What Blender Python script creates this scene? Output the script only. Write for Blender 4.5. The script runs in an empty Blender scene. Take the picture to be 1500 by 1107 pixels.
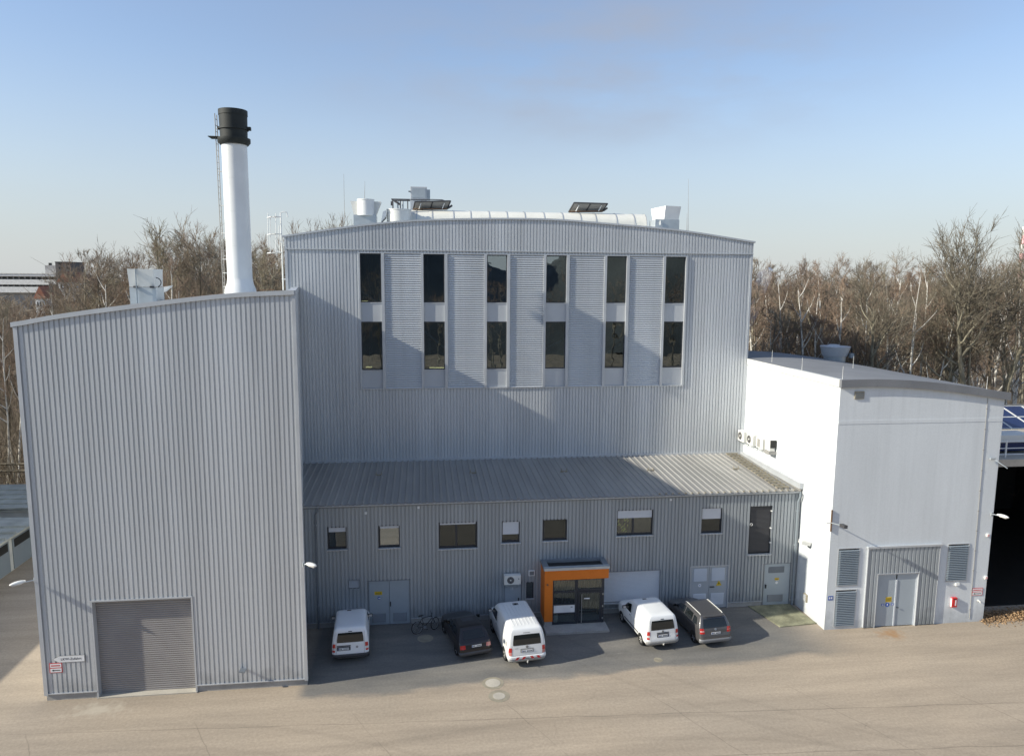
import bpy, math, random
from mathutils import Vector, Matrix, noise
from mathutils.bvhtree import BVHTree
S = bpy.context.scene
C = S.collection
R = math.radians
# ------------------------------------------------------------------ camera, sky, sun, exposure
CH, F_PX, PITCH, ROLL, YAW = 17.5, 1058.45, .1348, .0068, .1236
_f = Vector((math.sin(YAW)*math.cos(PITCH), math.cos(YAW)*math.cos(PITCH), -math.sin(PITCH)))
_r0 = Vector((math.cos(YAW), -math.sin(YAW), 0)); _u0 = _r0.cross(_f)
_r = _r0*math.cos(ROLL) + _u0*math.sin(ROLL); _u = -_r0*math.sin(ROLL) + _u0*math.cos(ROLL)
cam = bpy.data.cameras.new('camera'); camo = bpy.data.objects.new('camera', cam); C.objects.link(camo)
camo.matrix_world = Matrix((( _r.x,_u.x,-_f.x,0),(_r.y,_u.y,-_f.y,0),(_r.z,_u.z,-_f.z,CH),(0,0,0,1)))
cam.sensor_fit = 'HORIZONTAL'; cam.sensor_width = 36; cam.lens = 36*F_PX/1500
cam.clip_start = .5; cam.clip_end = 6000
S.camera = camo
SUN_DIR = Vector((1, .17, -.555)).normalized()
w = bpy.data.worlds.new('World'); S.world = w; w.use_nodes = True
nt = w.node_tree; nt.nodes.clear()
out = nt.nodes.new('ShaderNodeOutputWorld'); bg = nt.nodes.new('ShaderNodeBackground')
sky = nt.nodes.new('ShaderNodeTexSky'); sky.sky_type = 'NISHITA'; sky.sun_disc = False
sky.sun_elevation = math.asin(-SUN_DIR.z); sky.sun_rotation = math.atan2(-SUN_DIR.x, -SUN_DIR.y)
sky.altitude = 60; sky.air_density = 1.0; sky.dust_density = .35; sky.ozone_density = 1.6
bg.inputs['Strength'].default_value = .12
tc = nt.nodes.new('ShaderNodeTexCoord'); sep = nt.nodes.new('ShaderNodeSeparateXYZ')
nt.links.new(tc.outputs['Generated'], sep.inputs[0])
mp = nt.nodes.new('ShaderNodeMapping'); mp.inputs['Scale'].default_value = (2.2, 2.2, 6.5)
nz = nt.nodes.new('ShaderNodeTexNoise'); nz.inputs['Scale'].default_value = 1.9; nz.inputs['Detail'].default_value = 6; nz.inputs['Roughness'].default_value = .55
nt.links.new(tc.outputs['Generated'], mp.inputs[0]); nt.links.new(mp.outputs[0], nz.inputs['Vector'])
rm = nt.nodes.new('ShaderNodeMapRange'); rm.inputs[1].default_value = .36; rm.inputs[2].default_value = .72; rm.inputs[3].default_value = 0; rm.inputs[4].default_value = .9
nt.links.new(nz.outputs[0], rm.inputs[0])
# the long smoke trail hanging over the site: a soft elongated patch of sky
_d0 = (_f + _r*((900-750)/F_PX) - _u*((95-553.5)/F_PX)).normalized()
vsb = nt.nodes.new('ShaderNodeVectorMath'); vsb.operation = 'SUBTRACT'; vsb.inputs[1].default_value = _d0; nt.links.new(tc.outputs['Generated'], vsb.inputs[0])
vsc = nt.nodes.new('ShaderNodeVectorMath'); vsc.operation = 'MULTIPLY'; vsc.inputs[1].default_value = (1, 1, 3.6); nt.links.new(vsb.outputs[0], vsc.inputs[0])
vln = nt.nodes.new('ShaderNodeVectorMath'); vln.operation = 'LENGTH'; nt.links.new(vsc.outputs[0], vln.inputs[0])
bnd = nt.nodes.new('ShaderNodeMapRange'); bnd.inputs[1].default_value = .05; bnd.inputs[2].default_value = .48; bnd.inputs[3].default_value = 1; bnd.inputs[4].default_value = .06; bnd.interpolation_type = 'SMOOTHSTEP'
nt.links.new(vln.outputs['Value'], bnd.inputs[0])
mul = nt.nodes.new('ShaderNodeMath'); mul.operation = 'MULTIPLY'; nt.links.new(rm.outputs[0], mul.inputs[0]); nt.links.new(bnd.outputs[0], mul.inputs[1])
hor = nt.nodes.new('ShaderNodeMapRange'); hor.inputs[1].default_value = -.02; hor.inputs[2].default_value = .30; hor.inputs[3].default_value = .88; hor.inputs[4].default_value = 0; hor.interpolation_type = 'SMOOTHSTEP'
nt.links.new(sep.outputs[2], hor.inputs[0])
mxh = nt.nodes.new('ShaderNodeMix'); mxh.data_type = 'RGBA'; nt.links.new(hor.outputs[0], mxh.inputs['Factor']); off = nt.nodes.new('ShaderNodeVectorMath'); off.operation = 'ADD'; off.inputs[1].default_value = (.66,.76,1.12); nt.links.new(sky.outputs[0], off.inputs[0]); nt.links.new(off.outputs[0], mxh.inputs['A']); mxh.inputs['B'].default_value = (4.0, 4.27, 4.45, 1)
mxc = nt.nodes.new('ShaderNodeMix'); mxc.data_type = 'RGBA'; nt.links.new(mul.outputs[0], mxc.inputs['Factor']); nt.links.new(mxh.outputs['Result'], mxc.inputs['A']); mxc.inputs['B'].default_value = (3.0, 3.15, 3.6, 1)
nt.links.new(mxc.outputs['Result'], bg.inputs['Color']); nt.links.new(bg.outputs[0], out.inputs[0])
sl = bpy.data.lights.new('sun', 'SUN'); sl.energy = 5.0; sl.angle = R(.53); sl.color = (1, .95, .82)
so = bpy.data.objects.new('sun', sl); C.objects.link(so); so.rotation_euler = SUN_DIR.to_track_quat('-Z', 'Y').to_euler(); so.location = (-60, -10, 60)
vs = S.view_settings; vs.view_transform = 'Standard'; vs.look = 'None'; vs.exposure = 0.25; vs.gamma = 1; vs.use_curve_mapping = False

def at(ax, v, px, py):
    "point where the sight line through a pixel of the 1500 px photograph meets the plane ax = v"
    d = _f + _r*((px-750)/F_PX) - _u*((py-553.5)/F_PX); o = Vector((0, 0, CH)); i = 'xyz'.index(ax)
    return o + d*((v-o[i])/d[i])
def rr(a, b): return random.uniform(a, b)
# ------------------------------------------------------------------ materials
M = {}
def mat(name, col, rough=.6, metal=0, var=.12, vscale=1.2, bump=0, bscale=30, stretch=(1,1,1), spec=.5, fine=.0, coat=0, dirt=None):
    m = bpy.data.materials.new(name); m.use_nodes = True; n = m.node_tree; b = n.nodes['Principled BSDF']
    b.inputs['Roughness'].default_value = rough; b.inputs['Metallic'].default_value = metal
    b.inputs['Specular IOR Level'].default_value = spec; b.inputs['Coat Weight'].default_value = coat; b.inputs['Coat Roughness'].default_value = .05
    t = n.nodes.new('ShaderNodeTexCoord'); mpn = n.nodes.new('ShaderNodeMapping'); mpn.inputs['Scale'].default_value = stretch
    geo = n.nodes.new('ShaderNodeNewGeometry')
    n.links.new(geo.outputs['Position'], mpn.inputs[0])
    a = n.nodes.new('ShaderNodeTexNoise'); a.inputs['Scale'].default_value = vscale; a.inputs['Detail'].default_value = 5
    n.links.new(mpn.outputs[0], a.inputs['Vector'])
    mr = n.nodes.new('ShaderNodeMapRange'); mr.inputs[1].default_value = .3; mr.inputs[2].default_value = .7; mr.inputs[3].default_value = 1-var; mr.inputs[4].default_value = 1+var*.6
    n.links.new(a.outputs[0], mr.inputs[0])
    last = mr.outputs[0]
    if fine:
        a2 = n.nodes.new('ShaderNodeTexNoise'); a2.inputs['Scale'].default_value = 14; a2.inputs['Detail'].default_value = 3
        n.links.new(geo.outputs['Position'], a2.inputs['Vector'])
        m2 = n.nodes.new('ShaderNodeMapRange'); m2.inputs[1].default_value = .3; m2.inputs[2].default_value = .7; m2.inputs[3].default_value = 1-fine; m2.inputs[4].default_value = 1+fine
        n.links.new(a2.outputs[0], m2.inputs[0]); mm = n.nodes.new('ShaderNodeMath'); mm.operation = 'MULTIPLY'
        n.links.new(last, mm.inputs[0]); n.links.new(m2.outputs[0], mm.inputs[1]); last = mm.outputs[0]
    if dirt:
        sp_ = n.nodes.new('ShaderNodeSeparateXYZ'); n.links.new(geo.outputs['Position'], sp_.inputs[0])
        def MN(op, a_, b_):
            q = n.nodes.new('ShaderNodeMath'); q.operation = op
            for i_, v_ in enumerate((a_, b_)):
                if isinstance(v_, (int,float)): q.inputs[i_].default_value = v_
                else: n.links.new(v_, q.inputs[i_])
            return q.outputs[0]
        def MR_(x_, a_, b_, c_, d_):
            q = n.nodes.new('ShaderNodeMapRange'); q.inputs[1].default_value = a_; q.inputs[2].default_value = b_; q.inputs[3].default_value = c_; q.inputs[4].default_value = d_; n.links.new(x_, q.inputs[0]); return q.outputs[0]
        if dirt[0]:
            wn = n.nodes.new('ShaderNodeTexWhiteNoise'); wn.noise_dimensions = '1D'
            n.links.new(MN('FLOOR', MN('DIVIDE', MN('ADD', sp_.outputs[0], MN('MULTIPLY', sp_.outputs[1], .37)), 1.14), 0), wn.inputs['W']); last = MN('MULTIPLY', last, MR_(wn.outputs[0], 0, 1, 1-dirt[0], 1+dirt[0]))
        ms = n.nodes.new('ShaderNodeMapping'); ms.inputs['Scale'].default_value = (3.2,3.2,.10); n.links.new(geo.outputs['Position'], ms.inputs[0]); ns = n.nodes.new('ShaderNodeTexNoise'); ns.inputs['Scale'].default_value = 1; ns.inputs['Detail'].default_value = 6; ns.inputs['Roughness'].default_value = .65; n.links.new(ms.outputs[0], ns.inputs['Vector'])
        last = MN('MULTIPLY', last, MR_(ns.outputs[0], .48, .78, 1, 1-dirt[1]))
        nb_ = n.nodes.new('ShaderNodeTexNoise'); nb_.inputs['Scale'].default_value = 2.2; nb_.inputs['Detail'].default_value = 5; n.links.new(geo.outputs['Position'], nb_.inputs['Vector'])
        hgt_ = MR_(MN('ADD', sp_.outputs[2], MR_(nb_.outputs[0], .3, .7, -.45, .45)), .1, .95, 1-dirt[2], 1); last = MN('MULTIPLY', last, hgt_)
    vm = n.nodes.new('ShaderNodeVectorMath'); vm.operation = 'SCALE'; vm.inputs[0].default_value = col[:3]
    n.links.new(last, vm.inputs['Scale'])
    n.links.new(vm.outputs[0], b.inputs['Base Color'])
    if bump:
        a3 = n.nodes.new('ShaderNodeTexNoise'); a3.inputs['Scale'].default_value = bscale; a3.inputs['Detail'].default_value = 4
        n.links.new(geo.outputs['Position'], a3.inputs['Vector']); bp = n.nodes.new('ShaderNodeBump'); bp.inputs['Strength'].default_value = bump; bp.inputs['Distance'].default_value = .02
        n.links.new(a3.outputs[0], bp.inputs['Height']); n.links.new(bp.outputs[0], b.inputs['Normal'])
    M[name] = m; return m
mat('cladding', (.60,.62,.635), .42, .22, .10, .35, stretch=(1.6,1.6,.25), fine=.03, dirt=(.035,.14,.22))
mat('cladding_annex', (.375,.405,.425), .45, .2, .10, .4, stretch=(1.6,1.6,.25), fine=.03, dirt=(.035,.14,.25))  # cladding darkened so that the annex shade sits partly in its colour
mat('trim', (.56,.58,.60), .4, .3, .08)
mat('trim_dark', (.22,.24,.26), .45, .2, .1)
mat('grey_roof', (.33,.32,.30), .55, .15, .16, .6, stretch=(1,.25,1), fine=.06)
mat('flat_roof', (.20,.205,.215), .85, 0, .14, .5, fine=.05)
mat('plaster', (.69,.715,.725), .85, 0, .07, .5, bump=.12, bscale=12, stretch=(1,1,.3), fine=.03, dirt=(0,.09,.22))
mat('concrete', (.38,.37,.35), .9, 0, .2, 1.2, bump=.3, fine=.08)
mat('concrete_light', (.47,.43,.36), .9, 0, .15, 1.2, fine=.05)
mat('moss_slab', (.25,.245,.16), .95, 0, .45, 1.6, bump=.4, fine=.18)
mat('gate', (.33,.31,.30), .5, .2, .08)
mat('door_grey', (.27,.31,.34), .5, .1, .05)
mat('door_light', (.55,.58,.62), .5, .1, .05)
mat('galv', (.52,.56,.58), .4, .5, .12, 2)
mat('galv_white', (.78,.77,.72), .4, .15, .06)
mat('white_metal', (.80,.80,.78), .4, 0, .05)
mat('white_plastic', (.78,.77,.72), .45, 0, .05)
mat('shutter', (.66,.68,.71), .5, 0, .04)
mat('anthracite', (.035,.04,.05), .4, .1, .1)
mat('black', (.02,.021,.02), .55, 0, .25)
mat('soot', (.018,.022,.02), .65, 0, .3)
mat('orange', (.74,.185,.013), .55, 0, .07, .8, fine=.03)
mat('room', (.12,.12,.115), .9, 0, .5, 1.4)
mat('room_blind', (.05,.05,.048), .9, 0, .3, 3)
mat('yellow', (.75,.52,.03), .5)
mat('blue_sign', (.03,.10,.42), .5)
mat('red', (.62,.03,.03), .45)
mat('white_sign', (.82,.82,.82), .4)
mat('pink_sign', (.78,.45,.45), .5)
mat('bark', (.30,.27,.20), .9, 0, .35, 1.5)
mat('bark_dark', (.17,.145,.105), .9, 0, .35, 1.5)
mat('twig', (.27,.215,.155), .9, 0, .3, .5)
mat('twig_olive', (.26,.225,.155), .9, 0, .3, .5)
mat('twig_red', (.29,.21,.15), .9, 0, .3, .5)
mat('birch', (.78,.74,.66), .8, 0, .4, 2.5)
mat('heap', (.085,.09,.08), .95, 0, .4, .08)
mat('tyre', (.018,.018,.018), .85)
mat('rim', (.45,.46,.47), .35, .7)
mat('white_paint', (.82,.82,.80), .3, 0, .03, coat=.5)
mat('white_paint2', (.82,.82,.82), .3, 0, .03, coat=.5)
mat('dark_paint', (.014,.010,.010), .3, 0, .05, coat=.6)
mat('grey_paint', (.12,.115,.115), .35, .5, .04, coat=.6)
mat('grey_bumper', (.26,.26,.26), .5, .2, .04)
mat('plastic', (.07,.07,.075), .6)
mat('bumper_grey', (.34,.33,.31), .6)
mat('car_glass', (.012,.015,.016), .06, 0, 0, spec=.7)
mat('lamp_red', (.55,.03,.025), .2, 0, .1, 9, coat=.6)
mat('lamp_clear', (.7,.66,.62), .2, 0, .1, 9, coat=.6)
mat('lamp_pink', (.62,.25,.22), .2, 0, .1, 9, coat=.6)
mat('solar', (.02,.035,.11), .15, .2, .1)
mat('brick_far', (.13,.12,.115), .8)
mat('house_white', (.82,.80,.76), .8)
mat('house_grey', (.40,.39,.38), .8)
mat('tile_red', (.32,.13,.08), .8)
mat('panel_grey', (.50,.52,.54), .5, .1, .05)
mat('leaf_litter', (.40,.26,.14), .9, 0, .5, 3)
mat('skylight', (.78,.76,.68), .4, 0, .07)
mat('shed_wall', (.62,.62,.58), .8)
mat('shed_roof', (.48,.48,.42), .95, 0, .25, spec=.1)
mat('rust', (.20,.12,.07), .8, 0, .3, 4)
mat('iron', (.36,.32,.24), .7, .2, .2, 3)
mat('smoke_pipe', (.7,.7,.7), .5)
def glassy(name, tint, base, rough=.01):
    m = bpy.data.materials.new(name); m.use_nodes = True; n = m.node_tree; n.nodes.clear()
    o = n.nodes.new('ShaderNodeOutputMaterial'); mx = n.nodes.new('ShaderNodeMixShader'); tr = n.nodes.new('ShaderNodeBsdfTransparent'); gl = n.nodes.new('ShaderNodeBsdfGlossy')
    tr.inputs[0].default_value = tint; gl.inputs['Roughness'].default_value = rough; gl.inputs[0].default_value = (.88,.96,1,1)
    fr = n.nodes.new('ShaderNodeFresnel'); fr.inputs[0].default_value = 1.5; ad = n.nodes.new('ShaderNodeMath'); ad.inputs[1].default_value = base
    tc_ = n.nodes.new('ShaderNodeNewGeometry'); nn = n.nodes.new('ShaderNodeTexNoise'); nn.inputs['Scale'].default_value = .9; bp = n.nodes.new('ShaderNodeBump'); bp.inputs['Strength'].default_value = .05; bp.inputs['Distance'].default_value = .08
    n.links.new(tc_.outputs['Position'], nn.inputs['Vector']); n.links.new(nn.outputs[0], bp.inputs['Height']); n.links.new(bp.outputs[0], gl.inputs['Normal'])
    n.links.new(fr.outputs[0], ad.inputs[0]); n.links.new(ad.outputs[0], mx.inputs[0]); n.links.new(tr.outputs[0], mx.inputs[1]); n.links.new(gl.outputs[0], mx.inputs[2]); n.links.new(mx.outputs[0], o.inputs[0])
    M[name] = m
glassy('glass', (.5,.57,.62,1), .24)
glassy('glass_dark', (.5,.55,.58,1), .03)
glassy('glass_clear', (.8,.85,.85,1), .06)
def emis(name, col, s):
    m = bpy.data.materials.new(name); m.use_nodes = True; b = m.node_tree.nodes['Principled BSDF']
    b.inputs['Emission Color'].default_value = col; b.inputs['Emission Strength'].default_value = s; M[name] = m
emis('tube_light', (1,.80,.32,1), 1.6)

# ------------------------------------------------------------------ helpers
ORG = {}
class MB:
    def __init__(s): s.v = []; s.f = []; s.mi = []; s.sm = []
    def quad(s, a, b, c, d, mi=0, sm=False):
        k = len(s.v); s.v += [tuple(a), tuple(b), tuple(c), tuple(d)]; s.f.append((k,k+1,k+2,k+3)); s.mi.append(mi); s.sm.append(sm)
    def box(s, x0, x1, y0, y1, z0, z1, mi=0):
        k = len(s.v)
        s.v += [(x,y,z) for z in (z0,z1) for (x,y) in ((x0,y0),(x1,y0),(x1,y1),(x0,y1))]
        for f in ((0,3,2,1),(4,5,6,7),(0,1,5,4),(1,2,6,5),(2,3,7,6),(3,0,4,7)): s.f.append(tuple(k+i for i in f)); s.mi.append(mi); s.sm.append(False)
        return s
    def obox(s, c, u, v, w_, mi=0):
        "box from a centre and three half-axis vectors"
        c, u, v, w_ = map(Vector, (c,u,v,w_)); k = len(s.v)
        for sz in (-1,1):
            for sx, sy in ((-1,-1),(1,-1),(1,1),(-1,1)): s.v.append(tuple(c+u*sx+v*sy+w_*sz))
        for f in ((0,3,2,1),(4,5,6,7),(0,1,5,4),(1,2,6,5),(2,3,7,6),(3,0,4,7)): s.f.append(tuple(k+i for i in f)); s.mi.append(mi); s.sm.append(False)
        return s
    def tube(s, pts, rs, n=8, mi=0, cap=True, sm=True):
        pts = [Vector(p) for p in pts]
        if not isinstance(rs, (list, tuple)): rs = [rs]*len(pts)
        k = len(s.v); up = None
        for i, p in enumerate(pts):
            d = (pts[min(i+1,len(pts)-1)] - pts[max(i-1,0)])
            if d.length < 1e-9: d = Vector((0,0,1))
            d.normalize()
            if up is None: up = Vector((1,0,0)) if abs(d.x) < .8 else Vector((0,1,0))
            a = d.cross(up).normalized(); b = d.cross(a); up = -b if False else up
            for j in range(n):
                t = 2*math.pi*j/n; q = p + (a*math.cos(t) + b*math.sin(t))*rs[i]; s.v.append((q.x,q.y,q.z))
        for i in range(len(pts)-1):
            for j in range(n):
                j2 = (j+1) % n; s.f.append((k+i*n+j, k+i*n+j2, k+(i+1)*n+j2, k+(i+1)*n+j)); s.mi.append(mi); s.sm.append(sm)
        if cap:
            m = k+(len(pts)-1)*n; e = len(s.v); s.v += [s.v[k+j] for j in range(n)] + [s.v[m+j] for j in range(n)]
            s.f.append(tuple(e+j for j in range(n))[::-1]); s.mi.append(mi); s.sm.append(False)
            s.f.append(tuple(e+n+j for j in range(n))); s.mi.append(mi); s.sm.append(False)
        return s
    def prism(s, poly, d, mi=0):
        "polygon (list of 3D points) extruded by vector d"
        d = Vector(d); k = len(s.v); n = len(poly)
        s.v += [tuple(p) for p in poly] + [tuple(Vector(p)+d) for p in poly]
        s.f.append(tuple(range(k,k+n))[::-1]); s.f.append(tuple(range(k+n,k+2*n))); s.mi += [mi,mi]; s.sm += [False,False]
        for i in range(n): j = (i+1) % n; s.f.append((k+i,k+j,k+n+j,k+n+i)); s.mi.append(mi); s.sm.append(False)
        return s
    def grid(s, rows, mi=0, sm=True, close=False):
        k = len(s.v); nr = len(rows); nc = len(rows[0])
        for r_ in rows: s.v += [tuple(p) for p in r_]
        for i in range(nr-1):
            for j in range(nc if close else nc-1):
                j2 = (j+1) % nc; s.f.append((k+i*nc+j, k+i*nc+j2, k+(i+1)*nc+j2, k+(i+1)*nc+j)); s.mi.append(mi); s.sm.append(sm)
        return s
    def mesh(s, name, m, org=(0,0,0)):
        me = bpy.data.meshes.new(name); ox, oy, oz = org
        me.from_pydata([(x-ox,y-oy,z-oz) for x,y,z in s.v], [], s.f)
        ms = m if isinstance(m, (list,tuple)) else [m]
        for q in ms: me.materials.append(M[q])
        if len(ms) > 1: me.polygons.foreach_set('material_index', s.mi)
        me.polygons.foreach_set('use_smooth', s.sm); me.update()
        return me
    def build(s, name, m, parent=None, org=None, bevel=0):
        if parent is not None: org = ORG[parent.name]
        elif org is None: org = (0,0,0)
        o = bpy.data.objects.new(name, s.mesh(name, m, org)); C.objects.link(o)
        if parent is not None: o.parent = parent
        else: o.location = org
        ORG[o.name] = org
        if bevel:
            b = o.modifiers.new('bevel','BEVEL'); b.width = bevel; b.segments = 2; b.limit_method = 'ANGLE'
        return o
def tag(o, label, cat, group=None):
    o['label'] = label; o['category'] = cat
    if group: o['group'] = group
    return o
def kind(o, k='structure'): o['kind'] = k; return o
def root(name, label, cat, loc=(0,0,0), group=None):
    o = bpy.data.objects.new(name, None); C.objects.link(o); o.location = loc; o.empty_display_size = .3
    ORG[o.name] = tuple(loc); return tag(o, label, cat, group)
def boxo(name, m, parent, b, bevel=0): return MB().box(*b).build(name, m, parent, bevel=bevel)
def inst(name, me, parent, loc, org=None, rot=None, scale=None):
    "object sharing a mesh; loc in world coordinates relative to the parent's origin"
    o = bpy.data.objects.new(name, me); C.objects.link(o)
    if parent is not None:
        o.parent = parent; g = ORG[parent.name]; o.location = (loc[0]-g[0], loc[1]-g[1], loc[2]-g[2])
    else: o.location = loc
    if rot: o.rotation_euler = rot
    if scale: o.scale = scale
    ORG[o.name] = tuple(loc); return o
def copy_tree(o, parent=None):
    c = o.copy(); C.objects.link(c); ORG[c.name] = ORG.get(o.name, (0,0,0))
    if parent is not None: c.parent = parent
    for ch in list(o.children): copy_tree(ch, c)
    return c
def text(name, s_, size, parent, m, loc, rot, align='CENTER', ext=.002):
    cu = bpy.data.curves.new(name, 'FONT'); cu.body = s_; cu.size = size; cu.align_x = align; cu.align_y = 'CENTER'; cu.extrude = ext
    tmp = bpy.data.objects.new(name+'_t', cu); C.objects.link(tmp); bpy.context.view_layer.update(); me = bpy.data.meshes.new_from_object(tmp.evaluated_get(bpy.context.evaluated_depsgraph_get())); bpy.data.objects.remove(tmp); me.materials.clear(); me.materials.append(M[m]); o = bpy.data.objects.new(name, me); C.objects.link(o); o.parent = parent; g = ORG[parent.name]
    o.location = (loc[0]-g[0], loc[1]-g[1], loc[2]-g[2]); o.rotation_euler = rot; return o
def interp(tab, x):
    if x <= tab[0][0]: return tab[0][1]
    for (a, b), (c, d) in zip(tab, tab[1:]):
        if x <= c: return b + (d-b)*(x-a)/(c-a)
    return tab[-1][1]
def smooth_tab(tab, x):
    "Catmull-Rom through a table"
    n = len(tab)
    if x <= tab[0][0]:
        (a,b),(c,d) = tab[0],tab[1]; return b+(d-b)*(x-a)/(c-a)
    if x >= tab[-1][0]:
        (a,b),(c,d) = tab[-2],tab[-1]; return b+(d-b)*(x-a)/(c-a)
    for i in range(n-1):
        if x <= tab[i+1][0]:
            x0,y0 = tab[i]; x1,y1 = tab[i+1]; h = x1-x0; t = (x-x0)/h
            m0 = (y1-tab[i-1][1])/(x1-tab[i-1][0])*h if i > 0 else (y1-y0)
            m1 = (tab[i+2][1]-y0)/(tab[i+2][0]-x0)*h if i < n-2 else (y1-y0)
            return (2*t**3-3*t*t+1)*y0 + (t**3-2*t*t+t)*m0 + (-2*t**3+3*t*t)*y1 + (t**3-t*t)*m1
PROFILE = ((0,0),(.56,0),(.62,1),(.88,1),(.94,0),(1,0))      # share of the period, share of the depth
def clad(mb, P, s0, s1, z0, ztop, openings=(), period=.19, depth=.045, prof=PROFILE, zsplit=()):
    "trapezoidal sheet: P(s, z, depth) -> point; vertical ribs, cut round rectangular openings (s0,s1,z0,z1)"
    cuts = sorted({v for o in openings for v in (o[0], o[1])} | {s0, s1})
    n = int((s1-s0)/period)+1; pts = []
    for i in range(n+1):
        for a, d in prof[:-1]:
            s = s0+(i+a)*period
            if s < s1: pts.append((s, d*depth))
    def dep(s):
        t = ((s-s0)/period) % 1
        return interp([(a, d*depth) for a, d in prof], t)
    allp = sorted(set([p for p in pts] + [(c, dep(c)) for c in cuts if s0 <= c <= s1]))
    zt = ztop if callable(ztop) else (lambda s: ztop)
    for (a, da), (b, db) in zip(allp, allp[1:]):
        if b-a < 1e-6: continue
        mid = (a+b)/2; iv = [(z0, None)]
        ops = sorted([(o[2], o[3]) for o in openings if o[0] < mid < o[1]])
        z = z0; segs = []
        for lo, hi in ops:
            if lo > z: segs.append((z, lo))
            z = max(z, hi)
        segs.append((z, None))
        for lo, hi in segs:
            ha = zt(a) if hi is None else hi; hb = zt(b) if hi is None else hi
            if hi is None and ha <= lo: continue
            mb.quad(P(a,lo,da), P(b,lo,db), P(b,hb,db), P(a,ha,da))
def Py(y): return lambda s, z, d: (s, y+d, z)

# ================================================================== GROUND
def yard_material():
    m = bpy.data.materials.new('yard'); m.use_nodes = True; n = m.node_tree; L = n.links.new; b = n.nodes['Principled BSDF']; b.inputs['Roughness'].default_value = .88
    g = n.nodes.new('ShaderNodeNewGeometry'); sp = n.nodes.new('ShaderNodeSeparateXYZ'); L(g.outputs['Position'], sp.inputs[0])
    def N(scale, det=5, st=(1,1,1), rot=0, rough=.55):
        mp_ = n.nodes.new('ShaderNodeMapping'); mp_.inputs['Scale'].default_value = st; mp_.inputs['Rotation'].default_value = (0,0,rot); L(g.outputs['Position'], mp_.inputs[0])
        a = n.nodes.new('ShaderNodeTexNoise'); a.inputs['Scale'].default_value = scale; a.inputs['Detail'].default_value = det; a.inputs['Roughness'].default_value = rough; L(mp_.outputs[0], a.inputs['Vector']); return a.outputs[0]
    def MR(x, a, c, lo, hi, sm=False):
        q = n.nodes.new('ShaderNodeMapRange'); q.inputs[1].default_value = a; q.inputs[2].default_value = c; q.inputs[3].default_value = lo; q.inputs[4].default_value = hi
        if sm: q.interpolation_type = 'SMOOTHSTEP'
        L(x, q.inputs[0]); return q.outputs[0]
    def MA(op, a, c):
        q = n.nodes.new('ShaderNodeMath'); q.operation = op
        for i, v in enumerate((a, c)):
            if isinstance(v, (int,float)): q.inputs[i].default_value = v
            else: L(v, q.inputs[i])
        return q.outputs[0]
    def MX(f, a, c):
        q = n.nodes.new('ShaderNodeMix'); q.data_type = 'RGBA'
        for k_, v in (('Factor', f), ('A', a), ('B', c)):
            if isinstance(v, (int,float)): q.inputs[k_].default_value = v
            elif isinstance(v, tuple): q.inputs[k_].default_value = v+(1,)
            else: L(v, q.inputs[k_])
        return q.outputs['Result']
    big = N(.12, 4); mid = N(.7, 6, (.45,1.3,1), -.1); streak = N(.55, 7, (.16,1.5,1), -.12, .65); fine = N(9, 4); grit = N(55, 2)
    beige = MX(MR(big,.35,.65,0,1), (.43,.348,.258), (.378,.312,.238))
    grey = MX(MR(mid,.35,.65,0,1), (.155,.149,.138), (.215,.20,.175))
    # edge between the asphalt by the annex and the older concrete of the yard
    e = MA('ADD', sp.outputs[1], MA('MULTIPLY', sp.outputs[0], -.045)); e = MA('ADD', e, MR(mid, .3,.7,-.35,.35))
    near = MR(e, 29.1, 29.7, 0, 1, True)
    xm = MR(sp.outputs[0], 17.0, 21.5, 1, 0, True); xl = MR(sp.outputs[0], -5.6, -5.0, 0, 1, True)
    col = MX(MA('MULTIPLY', near, MA('MULTIPLY', xm, xl)), beige, grey)
    v = MA('MULTIPLY', MR(streak,.3,.72,.78,1.13), MA('MULTIPLY', MR(fine,.3,.7,.88,1.09), MR(grit,.3,.7,.86,1.12)))
    # joints between the concrete slabs
    ax = MA('ADD', MA('MULTIPLY', sp.outputs[0], .06), MA('MULTIPLY', sp.outputs[1], 1)); ax = MA('ADD', ax, MR(N(.5,3),.3,.7,-.05,.05))
    j1 = MR(MA('PINGPONG', ax, 1.35), .0, .035, .60, 1)
    bx_ = MA('ADD', MA('MULTIPLY', sp.outputs[0], 1), MA('MULTIPLY', sp.outputs[1], .55)); bx_ = MA('ADD', bx_, MR(N(.5,3),.3,.7,-.08,.08))
    j2 = MR(MA('PINGPONG', bx_, 3.1), .0, .035, .70, 1)
    jm = MA('MULTIPLY', j1, j2); gate_ = MR(sp.outputs[1], 27.3, 28.3, 0, 1, True); fade = MR(N(.35,2),.5,.72,0,1)
    gate_ = MA('MAXIMUM', gate_, fade)
    jm = MA('ADD', MA('MULTIPLY', jm, MA('SUBTRACT', 1, gate_)), gate_)
    v = MA('MULTIPLY', v, jm)
    vo_ = n.nodes.new('ShaderNodeTexVoronoi'); vo_.feature = 'DISTANCE_TO_EDGE'; vo_.inputs['Scale'].default_value = .16
    wv = n.nodes.new('ShaderNodeVectorMath'); wv.operation = 'ADD'; L(g.outputs['Position'], wv.inputs[0]); nv = n.nodes.new('ShaderNodeTexNoise'); nv.inputs['Scale'].default_value = .8; nv.inputs['Detail'].default_value = 5; L(g.outputs['Position'], nv.inputs['Vector']); L(nv.outputs['Color'], wv.inputs[1]); L(wv.outputs[0], vo_.inputs['Vector'])
    crk = MA('MAXIMUM', MR(vo_.outputs['Distance'], .001, .004, .90, 1), MR(N(.5,2),.36,.44,0,1)); v = MA('MULTIPLY', v, crk)
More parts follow.
